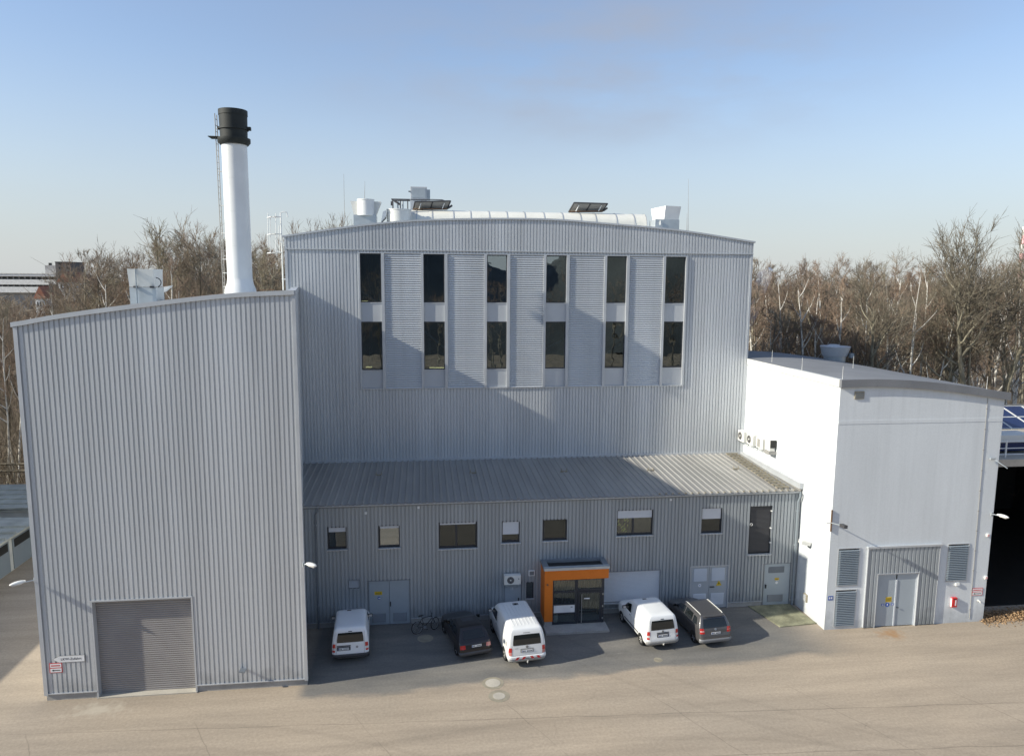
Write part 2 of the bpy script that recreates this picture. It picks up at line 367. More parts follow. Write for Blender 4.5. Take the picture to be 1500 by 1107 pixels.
    def arc(cx, cy, rad, v):
        dx = MA('SUBTRACT', sp.outputs[0], cx); dy = MA('SUBTRACT', sp.outputs[1], cy); d = MA('SQRT', MA('ADD', MA('MULTIPLY', dx, dx), MA('MULTIPLY', dy, dy)), 0)
        for k_ in (0, 1.5):
            a_ = MA('ABSOLUTE', MA('SUBTRACT', d, rad+k_), 0); v = MA('MULTIPLY', v, MA('MAXIMUM', MR(a_, .05, .17, .93, 1, True), MR(N(.6,5,(1,1,1),k_),.45,.62,0,1)))
        return v
    for q_ in ((6,-12,37),(40,62,44),(-12,4,22.5)): v = arc(*q_, v)
    # pale scuffs
    sc = MR(N(1.3, 9, (.5,2.2,1), .45, .8), .62, .72, 0, .45); col = MX(sc, col, (.50,.46,.39))
    vm = n.nodes.new('ShaderNodeVectorMath'); vm.operation = 'SCALE'; L(col, vm.inputs[0]); L(v, vm.inputs['Scale'])
    # rust stain in front of the double door of the white building, oil stains by the parking places
    def spot(cx, cy, r, col2, prev, amt, st=1.0):
        dx = MA('SUBTRACT', sp.outputs[0], cx); dy = MA('MULTIPLY', MA('SUBTRACT', sp.outputs[1], cy), st)
        d = MA('SQRT', MA('ADD', MA('MULTIPLY', dx, dx), MA('MULTIPLY', dy, dy)), 0); d = MA('ADD', d, MR(N(2.2,5),.3,.7,-r*.45,r*.45))
        return MX(MR(d, 0, r, amt, 0, True), prev, col2)
    c = spot(23.2, 31.65, .95, (.36,.19,.07), vm.outputs[0], .75, 1.3)
    c = spot(12.2, 30.9, .5, (.16,.15,.13), c, .35)
    c = spot(-13.4, 29.3, 1.5, (.56,.50,.40), c, .5, 2.2)
    L(c, b.inputs['Base Color'])
    bp = n.nodes.new('ShaderNodeBump'); bp.inputs['Strength'].default_value = .35; bp.inputs['Distance'].default_value = .012; L(grit, bp.inputs['Height']); L(bp.outputs[0], b.inputs['Normal'])
    M['yard'] = m
yard_material()
def soil_material():
    m = bpy.data.materials.new('soil'); m.use_nodes = True; n = m.node_tree; L = n.links.new; b = n.nodes['Principled BSDF']; b.inputs['Roughness'].default_value = .95
    g = n.nodes.new('ShaderNodeNewGeometry'); a = n.nodes.new('ShaderNodeTexNoise'); a.inputs['Scale'].default_value = .35; a.inputs['Detail'].default_value = 9; a.inputs['Roughness'].default_value = .7; L(g.outputs['Position'], a.inputs['Vector'])
    cr = n.nodes.new('ShaderNodeValToRGB'); L(a.outputs[0], cr.inputs[0]); e = cr.color_ramp.elements
    e[0].position = .32; e[0].color = (.08,.065,.045,1); e[1].position = .7; e[1].color = (.27,.21,.14,1); k = cr.color_ramp.elements.new(.5); k.color = (.17,.135,.09,1)
    L(cr.outputs[0], b.inputs['Base Color']); M['soil'] = m
soil_material()
mb = MB()
ex = [-3000,-1200,-500,-250] + list(range(-150,151,12)) + [250,500,1200,3000]
def gz(x, y):
    if -32 < x < 60 and y < 50: return -.02 if y > -20 else -.02
    k = min(1, max(0, (y-52)/25)) if y > 0 else 0
    return -.02 + k*.7*(noise.noise(Vector((x*.04, y*.04, 3)))) + (-.3*k)
mb.grid([[(x, y, gz(x,y)) for x in ex] for y in ex], sm=True)
kind(mb.build('ground', 'soil'))
mb = MB(); mb.grid([[(x, y, .0) for x in (-60,-30,0,30,60)] for y in (-14, 0, 15, 30, 50.0)], sm=False)
kind(mb.build('yard', 'yard'))

# ================================================================== LEFT BOILER HOUSE
YL, X0L, X1L = 30.2, -15.72, -5.12
top_l = [(-15.72,15.68),(-14.18,15.98),(-11.86,16.32),(-9.57,16.62),(-7.56,16.84),(-5.12,16.97)]
zt = lambda x: smooth_tab(top_l, x)
BH = root('boiler_house', 'tall grey ribbed metal hall with the big roller gate, left of the yard', 'building', (-10.4, YL, 0))
GX0, GX1, GZ = -13.63, -9.74, 4.24
mb = MB(); clad(mb, Py(YL-.045), X0L, X1L, .32, lambda s: zt(s)-.06, [(GX0-.04, GX1+.04, 0, GZ+.04)])
mb.build('wall', 'cladding', BH).data.name = 'cladding_sheet'
SK = Vector((-1.93, 12.5, 0)); SKn = SK.normalized(); LK = SK.length
def Pside(s, z, d): p = Vector((X1L+.0, YL, 0)) + SKn*s; return (p.x - d*.99, p.y - d*.15, z)
mb = MB(); clad(mb, Pside, 0, LK, .3, 16.86)
mb.quad((X0L+.04,YL+.05,0), (X0L+.04-1.9, YL+13,0), (X0L+.04-1.9,YL+13,15.6), (X0L+.04,YL+.05,15.6))
mb.quad((X0L-1.86,YL+13,0),(X1L-2,YL+13,0),(X1L-2,YL+13,16.9),(X0L-1.86,YL+13,15.6))
mb.build('wall', 'cladding', BH)
mb = MB(); xs = [X0L + (X1L-X0L)*i/24 for i in range(25)]
mb.grid([[(x+dx, y, zt(x)-dz) for x in xs] for (y, dx, dz) in ((YL,0,.10),(YL+4,-.62,.12),(YL+13,-2.0,.15))])
mb.build('roof', 'galv', BH)
# cap flashing, corner trims, plinth
mb = MB()
for a, b in zip(xs, xs[1:]): mb.prism([(a-(.08 if a==X0L else 0), YL-.12, zt(a)-.12),(b, YL-.12, zt(b)-.12),(b, YL-.12, zt(b)+.06),(a-(.08 if a==X0L else 0), YL-.12, zt(a)+.06)], (0,.32,0))
mb.build('roof_edge', 'trim', BH)
p0 = Vector((X1L+.04, YL-.12, 16.93)); p1 = p0 + SK
MB().prism([p0+Vector((-.28,.06,-.12)), p0+Vector((.02,.06,-.12)), p0+Vector((.02,.06,.1)), p0+Vector((-.28,.06,.1))], SK).build('roof_edge', 'trim', BH)
for x0, x1 in ((X0L-.03, X0L+.12), (X1L-.1, X1L+.04)):
    boxo('corner_trim', 'trim', BH, (x0, x1, YL-.075, YL+.05, .25, zt((x0+x1)/2)-.13))
for x0, x1 in ((X0L+.03, GX0-.05), (GX1+.06, X1L+.0)):
    boxo('plinth', 'concrete', BH, (x0, x1, YL+.005, YL+.25, -.05, .3)); boxo('drip_rail', 'trim', BH, (x0, x1, YL-.07, YL+.03, .29, .335))
boxo('wall_joint', 'trim', BH, (X0L+.12, X1L-.1, YL-.036, YL-.028, 7.54, 7.555))
# roller gate
G = boxo('roller_gate', 'trim', BH, (GX0-.07, GX0, YL-.06, YL+.32, 0, GZ+.07))
MB().box(GX1, GX1+.07, YL-.06, YL+.32, 0, GZ+.07).build('gate_frame', 'trim', G)
MB().box(GX0-.001, GX1+.001, YL-.062, YL+.32, GZ, GZ+.068).build('gate_frame', 'trim', G)
sm_ = MB(); hh = .095
sm_.prism([(0,0,.004),(0,-.016,.03),(0,-.02,.06),(0,-.012,.085),(0,.0,.093),(0,.012,.09),(0,.012,.004)], (GX1-GX0-.004,0,0)); slat = sm_.mesh('slat', 'gate')
for i in range(int(GZ/hh)+1): inst('slat', slat, G, (GX0+.002, YL+.255, .03+i*hh))
boxo('gate_back', 'trim_dark', BH, (GX0-.02, GX1+.02, YL+.29, YL+.31, 0, GZ+.02))
boxo('threshold', 'concrete_light', BH, (GX0-.02, GX1+.06, YL-.10, YL+.3, -.02, .045))

# ================================================================== MAIN HALL
YM, X0M, X1M = 42.7, -7.66, 20.09
top_m = [(-7.72,19.86),(-3.75,20.48),(-.6,20.82),(2.45,20.97),(5.63,21.04),(8.05,21.02),(10.71,20.86),(15.3,20.53),(20.09,19.9)]
ztm = lambda x: smooth_tab(top_m, x)
MH = root('turbine_hall', 'tall grey ribbed metal hall with curved roof and rows of dark windows', 'building', (6, YM, 0))
WX = [(-3.53,-2.33),(.08,1.30),(3.77,4.97),(7.29,8.52),(10.96,12.18),(14.59,15.85)]
ZT, ZB = 18.95, 11.15
mb = MB(); clad(mb, Py(YM-.045), X0M, X1M, 6.2, 19.16, [(-3.6,15.93,ZB-.06,ZT+.04)])
mb.build('wall', 'cladding', MH)
mb = MB(); clad(mb, Py(YM-.09), X0M-.02, X1M+.0, 19.12, lambda s: ztm(s)-.04)
mb.build('gable', 'cladding', MH)
boxo('gable_trim', 'trim', MH, (X0M-.04, X1M+.01, YM-.11, YM+.02, 19.13, 19.19))
xs = [X0M-.12 + (X1M-X0M+.2)*i/40 for i in range(41)]
mb = MB()
for a, b in zip(xs, xs[1:]): mb.prism([(a, YM-.16, ztm(a)-.07),(b, YM-.16, ztm(b)-.07),(b, YM-.16, ztm(b)+.03),(a, YM-.16, ztm(a)+.03)], (0,.3,0))
mb.build('roof_edge', 'trim', MH)
mb = MB(); mb.grid([[(x, y, ztm(x)-.04) for x in xs] for y in (YM+.1, 50, 55)])
mb.box(X0M, X0M+.1, YM+.02, 55, 0, 19.8); mb.box(X1M-.1, X1M-.002, YM+.02, 55, 0, 19.8); mb.box(X0M+.1, X1M-.1, 54.9, 55, 0, 20)
mb.build('roof', ['galv'], MH)
for x0, x1 in ((X0M-.03, X0M+.12), (X1M-.12, X1M+.005)): boxo('corner_trim', 'trim', MH, (x0, x1, YM-.07, YM+.018, 6.5, 19.11))
boxo('roof_flashing', 'trim', MH, (-7.1, X1M-.02, YM-.12, YM-.046, 6.66, 6.84))
# window band
boxo('band_frame', 'trim', MH, (-3.64, 15.97, YM-.09, YM+.05, ZT, ZT+.055)); boxo('band_frame', 'trim', MH, (-3.64, 15.97, YM-.11, YM+.05, ZB-.075, ZB-.005))
posts = [(-3.62,-3.53)]
for (a, b), (c, d) in zip(WX, WX[1:]): posts += [(b, b+.17), (c-.15, c)]
posts.append((15.85, 15.95))
for a, b in posts: boxo('post', 'trim', MH, (a, b, YM-.13, YM+.16, ZB-.002, ZT-.002))
for (a, b), (c, d) in zip(WX, WX[1:]):
    mb = MB(); x0, x1 = b+.17, c-.15; per = .13; n_ = int((ZT-ZB)/per); z = ZB
    pr = ((0,0),(.5,.3),(.56,1),(.90,1),(.96,0),(1,0))
    rows = []
    for i in range(n_+1):
        for t, dd in pr[:-1]:
            zz = z+(i+t)*per
            if zz < ZT: rows.append([(x0, YM-.07+dd*.085, zz), (x1, YM-.07+dd*.085, zz)])
    mb.grid(rows, sm=False); mb.build('louvre_panel', 'cladding', MH)
room = MB(); 
for q in ((-3.6,15.9,46.5,46.6,10.9,19),(-3.6,15.9,43.0,46.5,10.9,11.0),(-3.6,15.9,43.0,46.5,18.98,19.08),(-3.7,-3.6,43,46.5,11,19),(15.9,16,43,46.5,11,19)): room.box(*q)
room.build('interior', 'room', MH)
mb = MB()
for x in (-3.2,.4,4.2,7.9,11.3,15.2): mb.box(x-.1,x+.1,45.2,45.4,11,19)
mb.box(-3.5,15.8,44.9,45.2,15.3,15.6); mb.box(-3.5,15.8,44.9,45.1,12.3,12.4)
mb.build('interior_frame', 'trim_dark', MH)
mb = MB()
for (a, b) in (((527,425),(562,450)), ((618,482),(655,512)), ((1004,425),(972,443)), ((800,510),(835,492)), ((885,520),(920,495)), ((972,535),(1004,516))): mb.tube([at('y',43.4,*a), at('y',43.4,*b)], .07, 6)
mb.build('brace', 'galv', MH)
for k, (x0, x1) in enumerate(WX):
    for (z0, z1) in ((16.16, ZT-.01), (12.22, 15.04)):
        f = MB(); t = .05; y0, y1 = YM+.0, YM+.09
        f.box(x0+.002,x0+t,y0,y1,z0,z1).box(x1-t,x1-.002,y0,y1,z0,z1).box(x0+t,x1-t,y0,y1,z0,z0+t).box(x0+t,x1-t,y0,y1,z1-t,z1)
        wo = f.build('window', 'anthracite', MH)
        MB().box(x0+t, x1-t, YM+.04, YM+.05, z0+t, z1-t).build('pane', 'glass', wo)
    for (z0, z1) in ((15.045, 16.155), (ZB, 12.215)):
        boxo('spandrel', 'panel_grey', MH, (x0+.002, x1-.002, YM-.015, YM+.1, z0, z1)); boxo('spandrel_rail', 'trim', MH, (x0+.002, x1-.002, YM-.04, YM-.017, z1-.05, z1))
for a, b, y in (((530,441.5),(539,441.5),44), ((536,537.5),(545,537.5),44), ((629,538.5),(651,538.5),44), ((714,471.5),(743,471.5),43.15), ((800,470.5),(813,470.5),43.15)):
    p, q = at('y',y,*a), at('y',y,*b); tag(MB().tube([p,q], .035, 8).build('fluorescent_tube', 'tube_light'), {530:'lit yellow light tube seen through the upper window at the far left of the hall',536:'lit light tube seen through the lower window at the far left of the hall',629:'lit light tube at the foot of the second lower window',714:'long lit yellow tube at the top of the third lower window',800:'short lit tube at the top of the fourth lower window'}[a[0]], 'light')

# ================================================================== ANNEX
YA, ZE = 35.45, 6.30
AN = root('annex', 'low two storey ribbed metal annex with sloping grey sheet roof and orange porch', 'building', (7, YA, 0))
WIN = [(-4.78,-3.87,4.13,5.25),(-2.27,-1.24,4.12,5.24),(.73,2.63,3.95,5.28),(3.93,4.85,4.14,5.24),(6.09,7.32,4.16,5.27),(9.97,11.90,4.28,5.63),(14.57,15.69,4.24,5.60)]
DOORS = [(-2.83,-.78,0,2.36),(4.08,4.96,0,1.97),(14.11,16.2,0,2.38),(18.25,19.74,0,2.36)]
extra = [(17.26,18.5,2.98,5.63),(9.38,12.4,.62,2.3),(5.22,5.6,1.07,1.95),(-3.81,-3.31,2.04,2.48)]
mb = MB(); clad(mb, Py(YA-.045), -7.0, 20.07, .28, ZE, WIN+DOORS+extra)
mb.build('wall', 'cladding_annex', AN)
xs_ = [-7.0]
for d in DOORS: xs_ += [d[0]-.04, d[1]+.04]
xs_.append(20.07)
for a, b in zip(xs_[::2], xs_[1::2]): boxo('plinth', 'concrete', AN, (a, b, YA-.005, YA+.2, -.03, .27)); boxo('drip_rail', 'trim', AN, (a, b, YA-.055, YA+.01, .265, .295))
# back planes so nothing is hollow
mb = MB(); mb.box(-7,20.05,YA+1.4,YA+1.5,0,ZE); mb.box(-7,20.05,YA+.05,YA+1.4,3.0,3.1); mb.build('interior', 'room', AN)
# roof sheet
RP = ((0,0),(.22,0),(.32,1),(.52,1),(.62,0),(1,0)); per = .355
pts = []; n_ = int(27.2/per)+1
for i in range(n_):
    for t, d in RP[:-1]:
        x = -7.1+(i+t)*per
        if x < 20.07: pts.append((x, d*.05))
pts.append((20.07,0))
ze, zb_, ye = 6.42, 6.72, 35.30
mb = MB(); mb.grid([[(x, ye, ze+d) for x,d in pts], [(x, 38.9, (ze*.5+zb_*.5)+d) for x,d in pts], [(x, YM-.09, zb_+d) for x,d in pts]], sm=False)
mb.grid([[(x, ye, ze+d-.035) for x,d in pts], [(x, ye, ze+d) for x,d in pts]], sm=False)
mb.build('roof', 'grey_roof', AN)
boxo('eave_fascia', 'trim_dark', AN, (-7.0, 20.06, YA-.09, YA-.04, 6.26, 6.40))
boxo('soffit', 'trim_dark', AN, (-7.0, 20.06, YA-.085, YA+1, ZE-.015, ZE+.005))
g = MB()
rows = []
for i in range(9):
    a = math.pi*i/8; rows.append([(-6.6, 35.30-.06*math.cos(a), 6.40-.075*math.sin(a)), (20.0, 35.30-.06*math.cos(a), 6.40-.075*math.sin(a))])
g.grid(rows); g.build('gutter', 'trim', AN)
boxo('wall_flashing', 'trim', AN, (19.9, 20.08, 35.25, YM-.1, 6.55, 6.86))
# windows
SH = {0:.20, 1:.10, 3:.60, 5:.30, 6:.42, 2:.06, 4:0}
for k, (x0,x1,z0,z1) in enumerate(WIN):
    f = MB(); t = .055; y0, y1 = YA+.04, YA+.11
    f.box(x0+.0,x0+t,y0,y1,z0,z1).box(x1-t,x1,y0,y1,z0,z1).box(x0+t,x1-t,y0,y1,z0,z0+t*1.6).box(x0+t,x1-t,y0,y1,z1-t,z1)
    if k in (2,5): xm_ = x0+(x1-x0)*.46; f.box(xm_-.05, xm_+.05, y0-.01, y1, z0+t*1.6, z1-t)
    f.box(x0-.03,x0-.001,YA-.04,YA+.12,z0-.02,z1+.03).box(x1+.001,x1+.03,YA-.04,YA+.12,z0-.02,z1+.03).box(x0-.001,x1+.001,YA-.04,YA+.12,z1+.001,z1+.03)
    wo = f.build('window', 'anthracite', AN)
    MB().box(x0+t,x1-t,YA+.07,YA+.078,z0+t,z1-t).build('pane', 'glass' if k==1 else 'glass_clear' if k==5 else 'glass_dark', wo)
    MB().box(x0-.06,x1+.06,YA-.13,YA+.04,z0-.06,z0-.02).build('sill', 'trim', wo)
    s_ = SH[k]
    if s_:
        h = (z1-z0)*s_; q = MB(); ns = max(1, int(h/.055))
        for i in range(ns): q.box(x0+.045, x1-.045, YA+.012, YA+.03, z1-.02-h+i*h/ns, z1-.02-h+(i+1)*h/ns-.006)
        q.build('shutter', 'shutter', wo)
    MB().box(x0-.1,x1+.1,YA+.45,YA+.46,z0-.2,z1+.2).build('blind', 'shutter' if k==0 else 'room_blind', wo)
# yellow plant poster behind window 6
yp = MB(); yp.box(10.02,10.75,YA+.2,YA+.21,4.36,5.1)
def leafy(mb_, x0,x1,z0,z1,y):
    for i in range(26):
        x = rr(x0,x1); z = rr(z0,z1); a = rr(.6,1.6); l = rr(.1,.25); d = Vector((math.cos(a)*l,0,math.sin(a)*l)); n2 = Vector((-math.sin(a)*.035,0,math.cos(a)*.035))
        p = Vector((x,y-rr(.005,.05),z)); mb_.quad(p, p+d*.5+n2, p+d, p+d*.5-n2)
random.seed(3); yp2 = MB(); leafy(yp2, 10.02,10.6,4.36,5.0,YA+.19); mat('leafy_yellow', (.75,.70,.16), .6, 0, .5, 6)
tag(yp2.build('pot_plant', 'leafy_yellow'), 'yellow green leafy plant behind the left pane of the wide window', 'plant')
# escape door, wide closed shutter, slit window, vents
f = MB(); x0,x1,z0,z1 = extra[0]
f.box(x0,x1,YA+.05,YA+.10,z0,z1)
eo = f.build('escape_door', 'anthracite', AN)
dsl = MB().box(0,x1-x0-.12,0,.02,0,.045).mesh('slat','plastic')
for i in range(38): inst('slat', dsl, eo, (x0+.06, YA+.028, z0+.06+i*.068))
for zz in (3.55, 4.35, 5.3): MB().box(x1-.05,x1+.03,YA-.06,YA+.03,zz,zz+.06).build('hinge', 'white_metal', eo)
MB().tube([(x0+.1+.07*math.cos(a*.7), YA-.03, 4.62+.07*math.sin(a*.7)) for a in range(10)], .012, 6).build('pull_ring', 'white_metal', eo)
MB().box(x0-.06,x1+.06,YA-.15,YA+.05,z0-.07,z0-.02).build('sill', 'trim', eo)
MB().box(x0-.03,x0-.001,YA-.04,YA+.12,z0-.02,z1+.03).box(x1+.001,x1+.03,YA-.04,YA+.12,z0-.02,z1+.03).box(x0-.001,x1+.001,YA-.04,YA+.12,z1+.001,z1+.03).build('door_frame', 'trim_dark', eo)
x0,x1,z0,z1 = extra[1]
f = MB(); f.box(x0-.03,x0-.001,YA-.05,YA+.12,z0-.02,z1+.03).box(x1+.001,x1+.03,YA-.05,YA+.12,z0-.02,z1+.03).box(x0-.001,x1+.001,YA-.05,YA+.12,z1+.001,z1+.035)
so_ = f.build('wide_shutter', 'trim_dark', AN)
MB().box(x0,x1,YA+.04,YA+.06,z0,z1).build('shutter_back', 'trim_dark', so_)
ssl = MB().box(0,x1-x0,0,.012,0,.062).mesh('slat','shutter')
for i in range(24): inst('slat', ssl, so_, (x0, YA+.02, z0+.01+i*.0697))
MB().box(x0-.06,x1+.06,YA-.14,YA+.03,z0-.075,z0-.02).build('sill', 'trim', so_)
x0,x1,z0,z1 = extra[2]
so_ = MB().box(x0,x0+.05,YA-.0,YA+.1,z0,z1).box(x1-.05,x1,YA-.0,YA+.1,z0,z1).box(x0+.05,x1-.05,YA-.0,YA+.1,z0,z0+.05).box(x0+.05,x1-.05,YA-.0,YA+.1,z1-.05,z1).build('window', 'anthracite', AN)
MB().box(x0+.05,x1-.05,YA+.05,YA+.06,z0+.05,z1-.05).build('pane','glass',so_); MB().box(x0-.04,x1+.04,YA-.12,YA-.001,z0-.05,z0-.01).build('sill','trim',so_)
x0,x1,z0,z1 = extra[3]
vo = MB().box(x0,x1,YA+.03,YA+.06,z0,z1).box(x0-.03,x0,YA-.05,YA+.06,z0-.03,z1+.03).box(x1,x1+.03,YA-.05,YA+.06,z0-.03,z1+.03).box(x0,x1,YA-.05,YA+.06,z1,z1+.03).build('wall_vent','trim_dark',AN)
for i in range(6): MB().obox(((x0+x1)/2,YA-.0,z0+.05+i*.075),((x1-x0)/2,0,0),(0,.03,.025),(0,.004,-.005)).build('blade','trim',vo)
vo = MB().box(5.33,5.66,YA-.08,YA-.033,2.3,2.6).build('wall_vent','white_metal',AN); MB().box(5.38,5.61,YA-.09,YA-.081,2.35,2.55).build('grille','trim_dark',vo)
# doors
def leaf_grille(parent, x0,x1,z0,z1,y,m='trim_dark',n=9,mf=None):
    g_ = MB().box(x0,x1,y-.012,y,z0,z1).build('grille', mf or m, parent)
    q = MB(); dz = (z1-z0)/n
    for i in range(n): q.obox(((x0+x1)/2,y-.022,z0+dz*(i+.5)),((x1-x0)/2-.02,0,0),(0,.012,dz*.3),(0,.003,-.003))
    q.build('louvre', m, g_)
mat('door_annex', (.36,.41,.45), .5, .1, .05)
mat('door_pale', (.42,.45,.48), .5, .1, .05)
def door(x0,x1,z1,m,leaves=2,grilles=(),handle=None,yy=YA,frame='trim_dark'):
    d = MB().box(x0-.04,x0,yy-.05,yy+.1,0,z1+.04).box(x1,x1+.04,yy-.05,yy+.1,0,z1+.04).box(x0,x1,yy-.05,yy+.1,z1,z1+.04).build('door', frame, AN if yy==YA else WB)
    n = leaves; wd = (x1-x0)/n
    for i in range(n):
        lf = MB().box(x0+i*wd+.008, x0+(i+1)*wd-.008, yy+.0, yy+.05, .02, z1-.01).build('door_leaf', m, d)
    return d
d1 = door(*DOORS[0][:2], DOORS[0][3], 'door_annex'); leaf_grille(d1,-2.68,-2.0,.15,.62,YA,'trim_dark'); leaf_grille(d1,-1.62,-.95,.15,.62,YA,'trim_dark')
MB().box(-1.78,-1.74,YA-.06,YA,1.0,1.22).build('handle','black',d1)
d2 = door(*DOORS[1][:2], DOORS[1][3], 'door_annex', 1); MB().box(4.8,4.84,YA-.06,YA,.95,1.12).build('handle','black',d2)
text('lettering','15',.17,d2,'white_sign',(4.47,YA-.008,1.62),(R(90),0,0))
d3 = door(*DOORS[2][:2], DOORS[2][3], 'door_pale', 2, frame='trim')
for xa in (14.27,15.27):
    for za, zb2 in ((1.55,2.25),(.2,.85)): leaf_grille(d3, xa, xa+.75, za, zb2, YA, 'door_light', 11)
MB().box(15.2,15.45,YA-.06,YA,1.2,1.24).build('handle','black',d3)
d4 = door(*DOORS[3][:2], DOORS[3][3], 'door_annex', 1); leaf_grille(d4,18.5,19.4,1.85,2.2,YA,'trim_dark'); leaf_grille(d4,18.5,19.4,.2,.6,YA,'trim_dark')
MB().box(18.36,18.4,YA-.06,YA,1.0,1.2).build('handle','black',d4)
def plate(name,label,x0,x1,z0,z1,m,y,cat='sign',th=.006,group=None):
    return tag(MB().box(x0,x1,y-th,y,z0,z1).build(name,m,org=((x0+x1)/2,y,z0)),label,cat,group)
s1 = plate('warning_sign','yellow warning sign on the wide grey door behind the bicycle',-2.55,-2.17,1.62,1.80,'yellow',YA-.006)
for zz in (1.66,1.72): MB().box(-2.5,-2.22,YA-.0145,YA-.0125,zz,zz+.025).build('lettering','black',s1)
mb = MB(); mb.tube([(-2.33,YA-.002,1.45),(-2.33,YA-.012,1.45)],.075,16); s2 = tag(mb.build('mandatory_sign','blue_sign',org=(-2.33,YA,1.4)),'small round blue and white sign under the yellow sign on the wide grey door','sign'); MB().box(-2.36,-2.26,YA-.016,YA-.0125,1.42,1.47).build('symbol','white_sign',s2)
s3 = tag(MB().prism([(15.55,YA-.012,1.27),(15.87,YA-.012,1.27),(15.71,YA-.012,1.56)],(0,.006,0)).build('warning_sign','yellow',org=(15.7,YA,1.3)),'yellow triangular electricity warning sign on the pale double door','sign')
MB().prism([(15.70,YA-.018,1.46),(15.66,YA-.018,1.38),(15.71,YA-.018,1.39),(15.69,YA-.018,1.31),(15.75,YA-.018,1.405),(15.71,YA-.018,1.40)],(0,.004,0)).build('symbol','black',s3)
mb = MB().tube([(14.64,YA-.002,1.32),(14.64,YA-.012,1.32)],.085,16); s4 = tag(mb.build('round_sign','white_sign',org=(14.64,YA,1.3)),'round white pictogram sign on the left leaf of the pale double door','sign'); MB().box(14.60,14.67,YA-.016,YA-.0125,1.3,1.34).build('symbol','blue_sign',s4)
s5 = plate('warning_sign','small yellow sign on the plain grey door beside the downpipe',18.88,19.12,1.42,1.55,'yellow',YA-.006); MB().box(18.92,19.08,YA-.0145,YA-.0125,1.47,1.50).build('lettering','black',s5)
mb = MB().tube([(19.0,YA-.002,1.28),(19.0,YA-.012,1.28)],.075,16); tag(mb.build('round_sign','white_sign',org=(19.0,YA,1.2)),'small round white sign under the yellow sign on the plain grey door','sign')
# downpipes, wall lights
def pipe(name,label,pts,r,m,cat='pipe',clips=()):
    p = Vector(pts[-1]); t_ = root(name,label,cat,(p.x,p.y,p.z)); MB().tube(pts,r,10).build('pipe',m,t_)
    for z in clips: MB().box(p.x-r-.03,p.x+r+.03,p.y-.02,p.y+.07,z,z+.04).build('clip','galv',t_)
    return t_
pipe('downpipe','grey rainwater downpipe at the dark left end of the annex wall',[(-5.2,35.2,6.33),(-5.2,35.2,6.2),(-5.35,35.33,5.95),(-5.35,35.33,.02)],.045,'trim_dark',clips=(1.2,3.4,5.4))
pipe('downpipe','grey rainwater downpipe in the corner beside the white wall',[(19.93,35.2,6.33),(19.93,35.2,6.15),(19.9,35.33,5.85),(19.9,35.33,.02)],.05,'door_grey',clips=(1.2,3.4,5.3))
for x,z,l in ((-2.9,5.97,'small white wall light above the gap of the two leftmost annex windows'),(-.29,6.17,'small white wall light between the second and third annex windows from the left'),(12.83,6.17,'small white wall light under the gutter right of the wide window')):
    t_ = root('wall_light',l,'light',(x,YA-.03,z-.08),'small lights under the annex eaves'); MB().box(x-.06,x+.06,YA-.09,YA-.033,z-.08,z+.05).build('housing','white_plastic',t_,bevel=.012); MB().box(x-.045,x+.045,YA-.105,YA-.091,z-.065,z+.0).build('lens','white_sign',t_)
# AC unit on the annex and the four on the white wall
def acunit(label, c, ax, w_, h, d, kind_=0, group=None):
    "ax: 'y' faces -y on the annex, 'x' faces -x on the white wall; c = centre of the back bottom edge"
    t_ = root('air_conditioner', label, 'air conditioner', c, group)
    def P(u,v,z): return Vector((c[0]+u, c[1]-v, c[2]+z)) if ax=='y' else Vector((c[0]-v, c[1]-u, c[2]+z))
    def bx(name,m,u0,u1,v0,v1,z0,z1,par,bev=0):
        a,b_ = P(u0,v0,z0),P(u1,v1,z1); lo = [min(a[i],b_[i]) for i in range(3)]; hi = [max(a[i],b_[i]) for i in range(3)]
        return MB().box(lo[0],hi[0],lo[1],hi[1],lo[2],hi[2]).build(name,m,par,bevel=bev)
    bx('casing','white_plastic',-w_/2,w_/2,.08,.08+d,0,h,t_,.015)
    if kind_ == 0:
        cu = -w_*.12; cz = h*.5; rad = h*.37; y_ = .08+d
        q = MB(); q.tube([P(cu,y_+.001,cz),P(cu,y_+.012,cz)],rad,20); fo = q.build('fan','plastic',t_)
        for rr_ in (.95,.65,.35):
            pts_ = [P(cu+math.cos(a*math.pi/10)*rad*rr_, y_+.02, cz+math.sin(a*math.pi/10)*rad*rr_) for a in range(21)]; MB().tube(pts_,.008,4,cap=False).build('guard_ring','bumper_grey',fo)
        q = MB(); q.tube([P(cu,y_+.012,cz),P(cu,y_+.022,cz)],rad*.22,12); q.build('hub','white_plastic',fo)
        bx('badge','bumper_grey',w_*.33,w_*.40,y_+.001,y_+.004,h*.55,h*.68,t_)
    elif kind_ == 1: bx('grille','bumper_grey',-w_*.3,w_*.1,.08+d+.001,.08+d+.012,h*.12,h*.85,t_)
    elif kind_ == 2: bx('side_cover','black',w_/2+.001,w_/2+.06,.04,.08+d-.03,h*.3,h*.98,t_); bx('lower_box','bumper_grey',-w_/2,w_/2+.05,.02,.08+d+.05,-h*.28,-.02,t_)
    for u in (-w_*.35,w_*.35):
        b_ = bx('bracket','galv',u-.02,u+.02,.0,.08+d+.04,-.045,-.003,t_); MB().tube([P(u,.02,-.3),P(u,.08+d,-.03)],.015,5).build('strut','galv',b_)
    return t_
acunit('air conditioner with round fan on the grey wall above door 15','%s' and (4.46,YA-.03,2.0),'y',.86,.50,.28)
